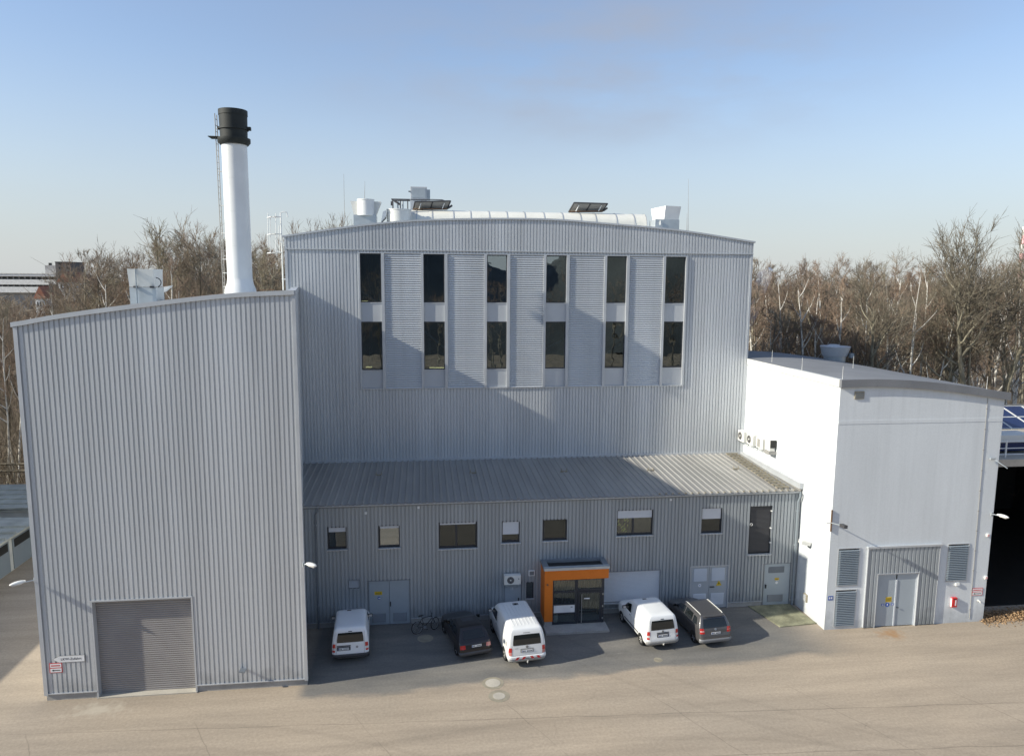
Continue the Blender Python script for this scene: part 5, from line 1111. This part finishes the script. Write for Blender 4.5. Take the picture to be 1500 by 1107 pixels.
# heap and trees behind the photographer, seen in the panes
mb = MB(); hs = []
for i in range(41):
    x = -160+8*i; row = []
    for j in range(13):
        y = -190+9*j; hgt = 44*math.exp(-((x+30)/38)**2)+36*math.exp(-((x-75)/30)**2)+14; e_ = max(0,math.sin(math.pi*j/12)); row.append((x,y,-1+hgt*e_**.8+noise.noise(Vector((x*.05,y*.05,0)))*2.5))
    hs.append(row)
mb.grid(hs); kind(mb.build('spoil_heap_hill','heap'))
for i in range(26): tree('bare_tree','bare tree in the row behind the viewpoint',random.choice(TV),-75+i*6+rr(-2,2),rr(-62,-48),rr(13,20),rr(0,6),'trees in a row behind the viewpoint',1.2)

# ================================================================== VEHICLES
def car(name,label,slices,paint,loc,rz,scale,wheel,feat,group='vehicles parked at the annex'):
    """slices: (z, rear y, front y, half width, rear corner radius, front corner radius)"""
    t_ = root(name,label,feat['cat'],(0,0,0),group)
    def ring(z,yr,yf,w_,rr_,rf):
        pts = []
        for (cx_,cy_,r_,a0) in ((w_-rf,yf-rf*1.2,rf,0),(-w_+rf,yf-rf*1.2,rf,90),(-w_+rr_,yr+rr_*.6,rr_,180),(w_-rr_,yr+rr_*.6,rr_,270)):
            ky = 1.2 if a0 < 180 else .6
            for k in range(8): a = R(a0+k*90/7); pts.append((cx_+r_*math.cos(a), cy_+r_*math.sin(a)*ky, z))
        return pts
    tabs = [[(i, s[j]) for i, s in enumerate(slices)] for j in range(6)]
    rows = []; N = (len(slices)-1)*3
    for i in range(N+1):
        u = i/3; v = [smooth_tab(tb,u) if i%3 else tb[int(round(u))][1] for tb in tabs]; rows.append(ring(*v))
    B = MB().grid(rows, close=True); n = len(rows[0])
    B.f.append(tuple(range(n))[::-1]); B.mi.append(0); B.sm.append(False)
    last = (len(rows)-1)*n; B.f.append(tuple(range(last,last+n))); B.mi.append(0); B.sm.append(True)
    body = B.build('body',paint,t_)
    bv = BVHTree.FromPolygons([Vector(v) for v in B.v], B.f)
    def cast(d, a, b):
        if d == 'r': o, di = Vector((a,-4,b)), Vector((0,1,0))
        elif d == 'f': o, di = Vector((a,12,b)), Vector((0,-1,0))
        elif d == 't': o, di = Vector((a,b,6)), Vector((0,0,-1))
        elif d == 'L': o, di = Vector((-4,a,b)), Vector((1,0,0))
        else: o, di = Vector((4,a,b)), Vector((-1,0,0))
        h = bv.ray_cast(o, di)
        if h[0] is None: return None, None
        nn = h[1]; nn = nn if nn.dot(di) < 0 else -nn
        return h[0], nn
    def patch(name_, m_, d, c, par=None, off=.008, rnd=.10, nu=8, nv=6):
        "c: four corners in the 2D view (bottom-left, bottom-right, top-right, top-left)"
        c = [Vector(p) for p in c]; g = MB(); rows_ = []; ok = True
        for j in range(nv+1):
            row = []
            for i in range(nu+1):
                a, b = 2*i/nu-1, 2*j/nv-1; a2 = a*math.sqrt(1-rnd*b*b/2*2*.5*2*.5); b2 = b*math.sqrt(1-rnd*a*a*.5)
                uu, vv = (a2+1)/2, (b2+1)/2; p = c[0].lerp(c[1],uu).lerp(c[3].lerp(c[2],uu),vv); h, nn = cast(d,p.x,p.y)
                if h is None: return None
                row.append(h+nn*off)
            rows_.append(row)
        g.grid(rows_); return g.build(name_, m_, par or t_)
    L_ = slices[2][2]
    for d_, m_, nm, c in feat['patches']:
        patch(nm, m_, d_, c)
        if d_ == 'L': patch(nm, m_, 'R', c)
    for d_, m_, nm, (cx_,cy_), r_ in feat.get('discs',()):
        h, nn = cast(d_,cx_,cy_)
        q = MB().tube([h+nn*.003,h+nn*.014],r_,16); eo_ = q.build(nm,m_,t_)
        e1 = h+nn*.017
        if nm == 'emblem':
            for a_,b_ in (((-.5,.55),(0,-.1)),((0,-.1),(.5,.55)),((-.75,.1),(-.35,-.7)),((-.35,-.7),(0,-.15)),((0,-.15),(.35,-.7)),((.35,-.7),(.75,.1))): MB().tube([e1+Vector((a_[0]*r_,0,a_[1]*r_)),e1+Vector((b_[0]*r_,0,b_[1]*r_))],r_*.09,4).build('emblem_stroke','plastic',eo_)
    # bumper shells
    for (z0_,z1_,off,m_,which) in feat['bumpers']:
        rws = []
        for k in range(7):
            z = z0_+(z1_-z0_)*k/6; u = interp([(s[0],i) for i,s in enumerate(slices)],z); v = [smooth_tab(tb,u) for tb in tabs]; o_ = off*(1 if 0<k<6 else -.3)
            rg_ = ring(z,v[1]-o_,v[2]+o_,v[3]+o_*.6,v[4],v[5]); rws.append(rg_[16:32] if which=='r' else rg_[0:16])
        MB().grid(rws).build('bumper',m_,t_)
    # wheels
    wr, ww, ys_, xo = wheel
    tw = MB(); prof = [(wr*.62,-ww/2+.01),(wr*.9,-ww/2),(wr,-ww/2+.035),(wr,ww/2-.035),(wr*.9,ww/2),(wr*.62,ww/2-.01)]
    tw.grid([[(xx, r_*math.cos(2*math.pi*j/28), r_*math.sin(2*math.pi*j/28)) for j in range(28)] for r_,xx in prof], close=True); tme = tw.mesh('tyre','tyre')
    rw = MB()
    rw.tube([(-.02,0,0),(ww/2-.05,0,0)],wr*.63,24,0)
    rw.tube([(0,0,0),(ww/2-.015,0,0)],wr*.16,12,0)
    for k in range(feat.get('spokes',5)):
        a = 2*math.pi*k/feat.get('spokes',5); rw.obox((ww/2-.035,math.cos(a)*wr*.35,math.sin(a)*wr*.35),(.018,0,0),(0,math.cos(a)*wr*.28,math.sin(a)*wr*.28),(0,-math.sin(a)*wr*.09,math.cos(a)*wr*.09),1)
    rme = rw.mesh('rim',['plastic',feat.get('rim','rim')])
    for y in ys_:
        for s_ in (-1,1):
            wo = bpy.data.objects.new('wheel',tme); C.objects.link(wo); wo.parent = t_; wo.location = (s_*xo,y,wr); wo.rotation_euler = (0,0,0 if s_>0 else math.pi); ORG[wo.name] = (0,0,0)
            ro = bpy.data.objects.new('rim',rme); C.objects.link(ro); ro.parent = wo
            # arch lining lying on the body side
            pts = []
            g = MB(); dside = 'R' if s_>0 else 'L'; rws = []
            for r_ in (0.02, wr*.6, wr*1.16):
                row = []
                for k in range(19):
                    a = math.pi*k/18; h, nn = cast(dside, y+math.cos(a)*r_, max(wr+math.sin(a)*r_, slices[0][0]+.005)); row.append((h+nn*.006) if h else Vector((s_*xo,y+math.cos(a)*r_,wr+math.sin(a)*r_)))
                rws.append(row)
            g.grid(rws); g.build('wheel_arch','black',t_)
    # mirrors
    for s_ in (-1,1):
        my, mz, mx = feat['mirror']; mo = MB().obox((s_*(mx+.10),my,mz),(.10,0,0),(0,.05,0),(0,0,.08)).build('mirror',feat.get('mirror_m','black'),t_,bevel=.02); MB().obox((s_*(mx+.10),my-.052,mz),(.08,0,0),(0,.002,0),(0,0,.06)).build('mirror_glass','lamp_clear' if feat['cat']=='van' else 'car_glass',mo)
    # plate
    px_, pz_, pw, ph = feat['plate']; h, nn = cast('r',px_,pz_); pl = MB().box(px_-pw/2,px_+pw/2,h.y-.03,h.y-.015,pz_-ph/2,pz_+ph/2).build('number_plate','white_sign',t_)
    MB().box(px_-pw/2+.005,px_-pw/2+.04,h.y-.032,h.y-.0305,pz_-ph/2+.01,pz_+ph/2-.01).build('plate_band','blue_sign',pl)
    q = MB()
    for k in range(7):
        if k in (2,): continue
        q.box(px_-pw/2+.06+k*pw*.125,px_-pw/2+.06+k*pw*.125+pw*.07,h.y-.032,h.y-.0305,pz_-ph*.28,pz_+ph*.28)
    q.build('plate_lettering','black',pl)
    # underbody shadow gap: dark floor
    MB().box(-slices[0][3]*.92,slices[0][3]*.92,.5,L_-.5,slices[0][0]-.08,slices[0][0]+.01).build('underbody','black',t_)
    for fn in feat.get('extra',()): fn(t_, cast, patch)
    t_.location = loc; t_.rotation_euler = (0,0,R(rz)); t_.scale = (scale,)*3 if not isinstance(scale,tuple) else scale
    return t_
# --- small box vans
cad = [(.27,.15,4.22,.80,.22,.35),(.40,.02,4.36,.88,.25,.4),(.60,.0,4.40,.895,.25,.42),(.82,.05,4.36,.895,.22,.42),(.96,.07,4.22,.89,.2,.42),(1.04,.08,3.80,.885,.18,.35),(1.10,.09,3.42,.87,.17,.25),(1.36,.14,3.05,.835,.16,.2),(1.60,.20,2.76,.785,.15,.18),(1.73,.26,2.56,.74,.16,.18),(1.79,.34,2.42,.66,.2,.2),(1.82,.55,2.2,.50,.2,.2)]
def caddy_feat(wiper=True, bump='plastic', offset_plate=True, tow=False):
    P_ = [('r','car_glass','rear_window',[(-.66,1.10),(.66,1.10),(.60,1.57),(-.60,1.57)]),
      ('L','car_glass','side_window',[(2.25,1.10),(3.20,1.12),(2.95,1.42),(2.30,1.58)]),
      ('f','car_glass','windscreen',[(-.75,1.16),(.75,1.16),(.62,1.66),(-.62,1.66)]),
      ('L','plastic','side_strip',[(1.15,.50),(3.1,.50),(3.1,.58),(1.15,.58)]),
      ('L','black','door_seam',[(2.12,.45),(2.135,.45),(2.20,1.60),(2.185,1.60)]),
      ('L','black','door_seam',[(3.15,.45),(3.165,.45),(3.38,1.04),(3.365,1.04)]),
      ('L','black','door_handle',[(2.25,.98),(2.42,.98),(2.42,1.02),(2.25,1.02)]),
      ('r','lamp_red','tail_light',[(-.86,.86),(-.71,.86),(-.71,1.06),(-.84,1.06)]),('r','lamp_clear','tail_light',[(-.87,.76),(-.73,.76),(-.72,.85),(-.86,.85)]),('r','lamp_red','tail_light',[(-.87,.66),(-.74,.66),(-.73,.75),(-.87,.75)]),
      ('r','lamp_red','tail_light',[(.71,.86),(.86,.86),(.84,1.06),(.71,1.06)]),('r','lamp_clear','tail_light',[(.73,.76),(.87,.76),(.86,.85),(.72,.85)]),('r','lamp_red','tail_light',[(.74,.66),(.87,.66),(.87,.75),(.73,.75)]),
      ('t','black','roof_vent',[(-.22,2.2),(.0,2.2),(.0,2.34),(-.22,2.34)]),
      ('r','black','high_stop_light',[(-.1,1.60),(.1,1.60),(.09,1.635),(-.09,1.635)]),
      ('r','black','door_seam',[(-.68,.55),(-.672,.55),(-.672,1.6),(-.68,1.6)]),('r','black','door_seam',[(.672,.55),(.68,.55),(.68,1.6),(.672,1.6)])]
    px = -.32 if offset_plate else 0
    P_.append(('r','plastic','plate_recess',[(px-.33,.72),(px+.33,.72),(px+.33,.92),(px-.33,.92)])); P_.append(('r','black','handle_strip',[(px-.34,.93),(px+.34,.93),(px+.34,.97),(px-.34,.97)]))
    f = dict(cat='van',patches=P_,discs=[('r','rim','emblem',((.32 if offset_plate else 0),(.86 if offset_plate else 1.02)),.06)],bumpers=[(.28,.56,.03,bump,'r'),(.28,.56,.03,bump,'f')],mirror=(3.0,1.15,.86),plate=(px,.81,.5,.11),spokes=7,rim='bumper_grey')
    if tow: f['extra'] = [lambda t,c,p: (MB().tube([(0,.05,.36),(0,-.10,.36),(0,-.12,.46)],.022,8).build('tow_bar','galv_white',t))]
    return f
car('small_white_van','small white van in the shade, leftmost of the parked vehicles',cad,'white_paint2',(-3.42,31.75,0),3.5,(.93,.86,.93),(.30,.2,(.85,3.53),.80),caddy_feat())
car('small_white_van','small white van half in sun beside the dark grey estate car',cad,'white_paint',(11.25,31.35,0),6.5,(.93,.90,.93),(.30,.2,(.85,3.53),.80),caddy_feat(bump='bumper_grey',offset_plate=False,tow=True))
# --- transporter
tp = [(.28,.12,4.72,.84,.2,.3),(.42,.0,4.86,.93,.22,.35),(.70,.0,4.89,.95,.22,.38),(.95,.03,4.82,.95,.18,.38),(1.12,.05,4.60,.945,.16,.35),(1.20,.06,4.20,.935,.15,.3),(1.45,.11,3.90,.90,.14,.2),(1.70,.18,3.60,.85,.13,.18),(1.86,.24,3.40,.80,.14,.18),(1.93,.33,3.25,.72,.18,.2),(1.96,.6,3.0,.55,.2,.2)]
def chev(t, c, p):
    for k,(x0,sg) in enumerate(((-.62,1),(-.30,1),(.22,-1),(.54,-1))):
        a = [(x0,.50),(x0+.14,.50),(x0+.14+.10*sg,.62),(x0+.10*sg,.62)]; p('reflective_stripe','red','r',a,off=.05,rnd=0)
    p('towing_eye_cover','black','r',[(-.1,.53),(.1,.53),(.1,.56),(-.1,.56)],off=.05,rnd=0)
    MB().tube([(0,.05,.33),(0,-.12,.33),(0,-.14,.46)],.024,8).build('tow_bar','galv_white',t)
    for i in range(7): q = MB(); x = -.54+i*.18; pts = [c('t',x,y)[0]+Vector((0,0,.006)) for y in (.55,1.3,2.1,2.9)]; q.tube(pts,.012,5).build('roof_rib','white_paint',t)
tf = dict(cat='van',patches=[('r','car_glass','rear_window',[(-.72,1.17),(.72,1.17),(.66,1.66),(-.66,1.66)]),('L','car_glass','side_window',[(2.75,1.18),(3.95,1.20),(3.62,1.56),(2.85,1.66)]),('f','car_glass','windscreen',[(-.8,1.28),(.8,1.28),(.68,1.8),(-.68,1.8)]),
  ('L','black','door_seam',[(2.6,.42),(2.615,.42),(2.70,1.75),(2.685,1.75)]),('L','black','door_seam',[(1.45,.42),(1.465,.42),(1.55,1.75),(1.535,1.75)]),('L','black','door_handle',[(2.7,1.02),(2.9,1.02),(2.9,1.07),(2.7,1.07)]),('L','bumper_grey','fuel_flap',[(.40,1.02),(.55,1.02),(.55,1.22),(.40,1.22)]),
  ('r','lamp_red','tail_light',[(-.93,.86),(-.76,.86),(-.76,1.08),(-.90,1.08)]),('r','lamp_pink','tail_light',[(-.90,.70),(-.76,.70),(-.76,.855),(-.93,.855)]),('r','lamp_red','tail_light',[(.76,.86),(.93,.86),(.90,1.08),(.76,1.08)]),('r','lamp_pink','tail_light',[(.76,.70),(.90,.70),(.93,.855),(.76,.855)]),
  ('t','black','roof_vent',[(-.05,2.75),(.24,2.75),(.24,2.98),(-.05,2.98)]),('r','bumper_grey','high_stop_light',[(-.18,1.72),(.18,1.72),(.16,1.75),(-.16,1.75)]),('r','bumper_grey','plate_recess',[(-.34,.80),(.34,.80),(.34,1.0),(-.34,1.0)]),('r','bumper_grey','tailgate_seam',[(-.74,.68),(.74,.68),(.74,.69),(-.74,.69)]),('r','bumper_grey','model_lettering',[(-.62,1.02),(-.44,1.02),(-.44,1.04),(-.62,1.04)])],
  discs=[('r','rim','emblem',(0,1.08),.07)],bumpers=[(.28,.50,.03,'bumper_grey','r'),(.50,.66,.04,'white_paint','r'),(.28,.6,.03,'bumper_grey','f')],mirror=(3.95,1.25,.93),plate=(0,.88,.52,.11),spokes=6,rim='bumper_grey',extra=[chev])
car('white_transporter_van','large white van with red striped rear bumper beside the orange porch',tp,'white_paint',(4.58,30.55,0),6.5,(.93,.93,.93),(.33,.22,(.95,3.95),.84),tf)
# --- dark hatchback
gf = [(.20,.15,3.85,.76,.2,.35),(.32,.02,3.98,.83,.22,.4),(.52,.0,4.02,.845,.22,.42),(.70,.06,3.98,.845,.2,.42),(.82,.10,3.7,.84,.18,.4),(.90,.16,3.1,.83,.16,.3),(.95,.24,2.85,.81,.15,.25),(1.15,.46,2.45,.72,.14,.18),(1.32,.68,2.12,.64,.14,.16),(1.39,.85,1.95,.57,.15,.16),(1.41,1.05,1.75,.42,.15,.16)]
ff = dict(cat='car',patches=[('r','car_glass','rear_window',[(-.58,.98),(.58,.98),(.50,1.30),(-.50,1.30)]),('L','car_glass','side_window',[(.85,.98),(1.75,.98),(1.72,1.28),(1.02,1.26)]),('L','car_glass','side_window',[(1.82,.98),(2.68,.97),(2.25,1.24),(1.80,1.28)]),('f','car_glass','windscreen',[(-.62,1.0),(.62,1.0),(.54,1.3),(-.54,1.3)]),
  ('r','lamp_red','tail_light',[(-.80,.62),(-.52,.62),(-.54,.80),(-.78,.80)]),('r','lamp_pink','tail_light',[(.54,.62),(.80,.62),(.78,.80),(.56,.80)]),('L','plastic','side_strip',[(.9,.46),(3.1,.46),(3.1,.52),(.9,.52)]),('L','plastic','door_seam',[(1.78,.3),(1.79,.3),(1.80,.95),(1.79,.95)]),('t','plastic','sunroof',[(-.3,1.35),(.3,1.35),(.3,1.75),(-.3,1.75)])],
  discs=[],bumpers=[(.24,.48,.05,'plastic','r'),(.24,.48,.05,'plastic','f')],mirror=(2.6,1.0,.80),plate=(.05,.72,.50,.11),spokes=5,mirror_m='dark_paint')
car('dark_hatchback','black hatchback with white number plate, between bicycle and large white van',gf,'dark_paint',(2.32,31.5,0),13,(.93,.93,.93),(.285,.18,(.78,3.25),.755),ff)
# --- grey estate
mv = [(.24,.15,4.2,.80,.2,.35),(.36,.02,4.36,.88,.24,.4),(.56,.0,4.4,.895,.24,.42),(.80,.08,4.34,.895,.2,.42),(.94,.12,4.05,.89,.18,.4),(1.02,.15,3.55,.88,.16,.3),(1.10,.18,3.3,.865,.15,.25),(1.32,.30,2.95,.79,.14,.18),(1.50,.42,2.6,.72,.14,.18),(1.58,.52,2.4,.66,.15,.18),(1.61,.8,2.1,.50,.15,.18)]
def rails(t, c, p):
    for s_ in (-1,1): pts = [c('t',s_*.62,y)[0]+Vector((0,0,.03 if 0<k<6 else .0)) for k,y in enumerate([.62,.75,1.1,1.5,1.9,2.25,2.35])]; MB().tube(pts,.022,6).build('roof_rail','galv_white',t)
    MB().box(-.55,.55,.34,.5,1.56,1.60).build('spoiler','grey_paint',t,bevel=.015)
mf = dict(cat='car',patches=[('r','car_glass','rear_window',[(-.68,1.06),(.68,1.06),(.60,1.46),(-.60,1.46)]),('L','car_glass','side_window',[(.55,1.10),(1.05,1.10),(1.05,1.44),(.72,1.42)]),('L','car_glass','side_window',[(1.15,1.10),(1.95,1.10),(1.93,1.48),(1.15,1.46)]),('L','car_glass','side_window',[(2.03,1.10),(3.05,1.10),(2.6,1.42),(2.02,1.48)]),('f','car_glass','windscreen',[(-.7,1.15),(.7,1.15),(.6,1.5),(-.6,1.5)]),
  ('r','lamp_red','tail_light',[(-.87,.80),(-.62,.80),(-.66,1.06),(-.85,1.06)]),('r','lamp_clear','tail_light_band',[(-.86,.90),(-.64,.90),(-.65,.94),(-.86,.94)]),('r','lamp_red','tail_light',[(.62,.80),(.87,.80),(.85,1.06),(.66,1.06)]),('r','lamp_pink','tail_light_band',[(.64,.90),(.86,.90),(.86,.94),(.65,.94)]),
  ('L','plastic','door_seam',[(1.09,.4),(1.10,.4),(1.10,1.08),(1.09,1.08)]),('L','plastic','door_seam',[(1.98,.4),(1.99,.4),(1.99,1.08),(1.98,1.08)]),('r','plastic','tailgate_seam',[(-.72,.62),(.72,.62),(.72,.635),(-.72,.635)])],
  discs=[('r','rim','emblem',(0,.98),.06)],bumpers=[(.26,.54,.03,'grey_bumper','r'),(.26,.54,.03,'grey_paint','f')],mirror=(3.05,1.12,.86),plate=(0,.80,.5,.11),spokes=5,mirror_m='grey_paint',extra=[rails])
car('grey_estate_car','dark grey estate car with silver roof rails and red tail lights, rightmost vehicle',mv,'grey_paint',(13.88,31.3,0),6,(.93,.90,.93),(.31,.2,(.85,3.5),.80),mf)
# --- bicycle
BI = root('bicycle','dark bicycle leaning by the wide grey door of the annex','bicycle',(0,0,0))
def whl(c, m_='tyre', turn=0):
    pts = [(c[0]+.32*math.cos(a*math.pi/14)*math.cos(turn), c[1]+.32*math.cos(a*math.pi/14)*math.sin(turn), c[2]+.32*math.sin(a*math.pi/14)) for a in range(29)]
    o = MB().tube(pts,.022,6,cap=False).build('wheel','tyre',BI); pr_ = [(c[0]+(x_-c[0])*.92, c[1]+(y_-c[1])*.92, c[2]+(z_-c[2])*.92) for x_,y_,z_ in pts]; MB().tube(pr_,.011,5,cap=False).build('rim','rim',o)
    s_ = MB()
    for a in range(12): s_.tube([c,(c[0]+.29*math.cos(a*math.pi/6)*math.cos(turn),c[1]+.29*math.cos(a*math.pi/6)*math.sin(turn),c[2]+.29*math.sin(a*math.pi/6))],.0025,3,cap=False)
    s_.build('spoke','rim',o); MB().tube([(c[0],c[1]-.05,c[2]),(c[0],c[1]+.05,c[2])],.025,8).build('hub','rim',o)
whl((0,0,.34)); whl((1.04,0,.34),turn=.45)
fr = MB(); bb=(.42,0,.30); st=(.30,0,.78); hd=(.86,0,.80); hl=(.90,0,.68)
for a,b,r_ in ((bb,st,.017),(st,hd,.019),(bb,hl,.021),((0,.04,.34),bb,.011),((0,.04,.34),st,.010),((0,-.04,.34),bb,.011),((0,-.04,.34),st,.010),(hd,hl,.02)): fr.tube([a,b],r_,8)
fr.build('frame','black',BI); MB().tube([hl,(1.0,.045,.5),(1.04,.05,.34)],.014,6).tube([hl,(1.0,-.045,.5),(1.04,-.05,.34)],.014,6).build('fork','black',BI)
MB().tube([st,(.265,0,.92)],.013,6).build('seat_post','black',BI); MB().prism([(.12,-.07,.92),(.12,.07,.92),(.22,.05,.92),(.40,.015,.92),(.40,-.015,.92),(.22,-.05,.92)],(0,0,.045)).build('saddle','black',BI,bevel=.01)
MB().tube([hd,(.84,0,.96)],.014,6).build('stem','black',BI); MB().tube([(.74,-.30,1.0),(.86,-.12,.97),(.86,.12,.97),(.94,.30,1.0)],.013,6).build('handlebar','black',BI)
MB().tube([(.42,-.07,.30),(.42,-.075,.30)],.08,14).build('chainring','rim',BI); MB().tube([(.42,-.08,.30),(.50,-.10,.18)],.01,5).build('crank','rim',BI); MB().box(.46,.55,-.17,-.09,.165,.185).build('pedal','black',BI); MB().tube([(.42,.08,.30),(.34,.10,.42)],.01,5).build('crank','rim',BI); MB().box(.30,.38,.09,.17,.41,.43).build('pedal','black',BI)
BI.location = (-.40,34.28,0); BI.rotation_euler = (R(-5),0,R(24)); BI.scale = (.93,)*3
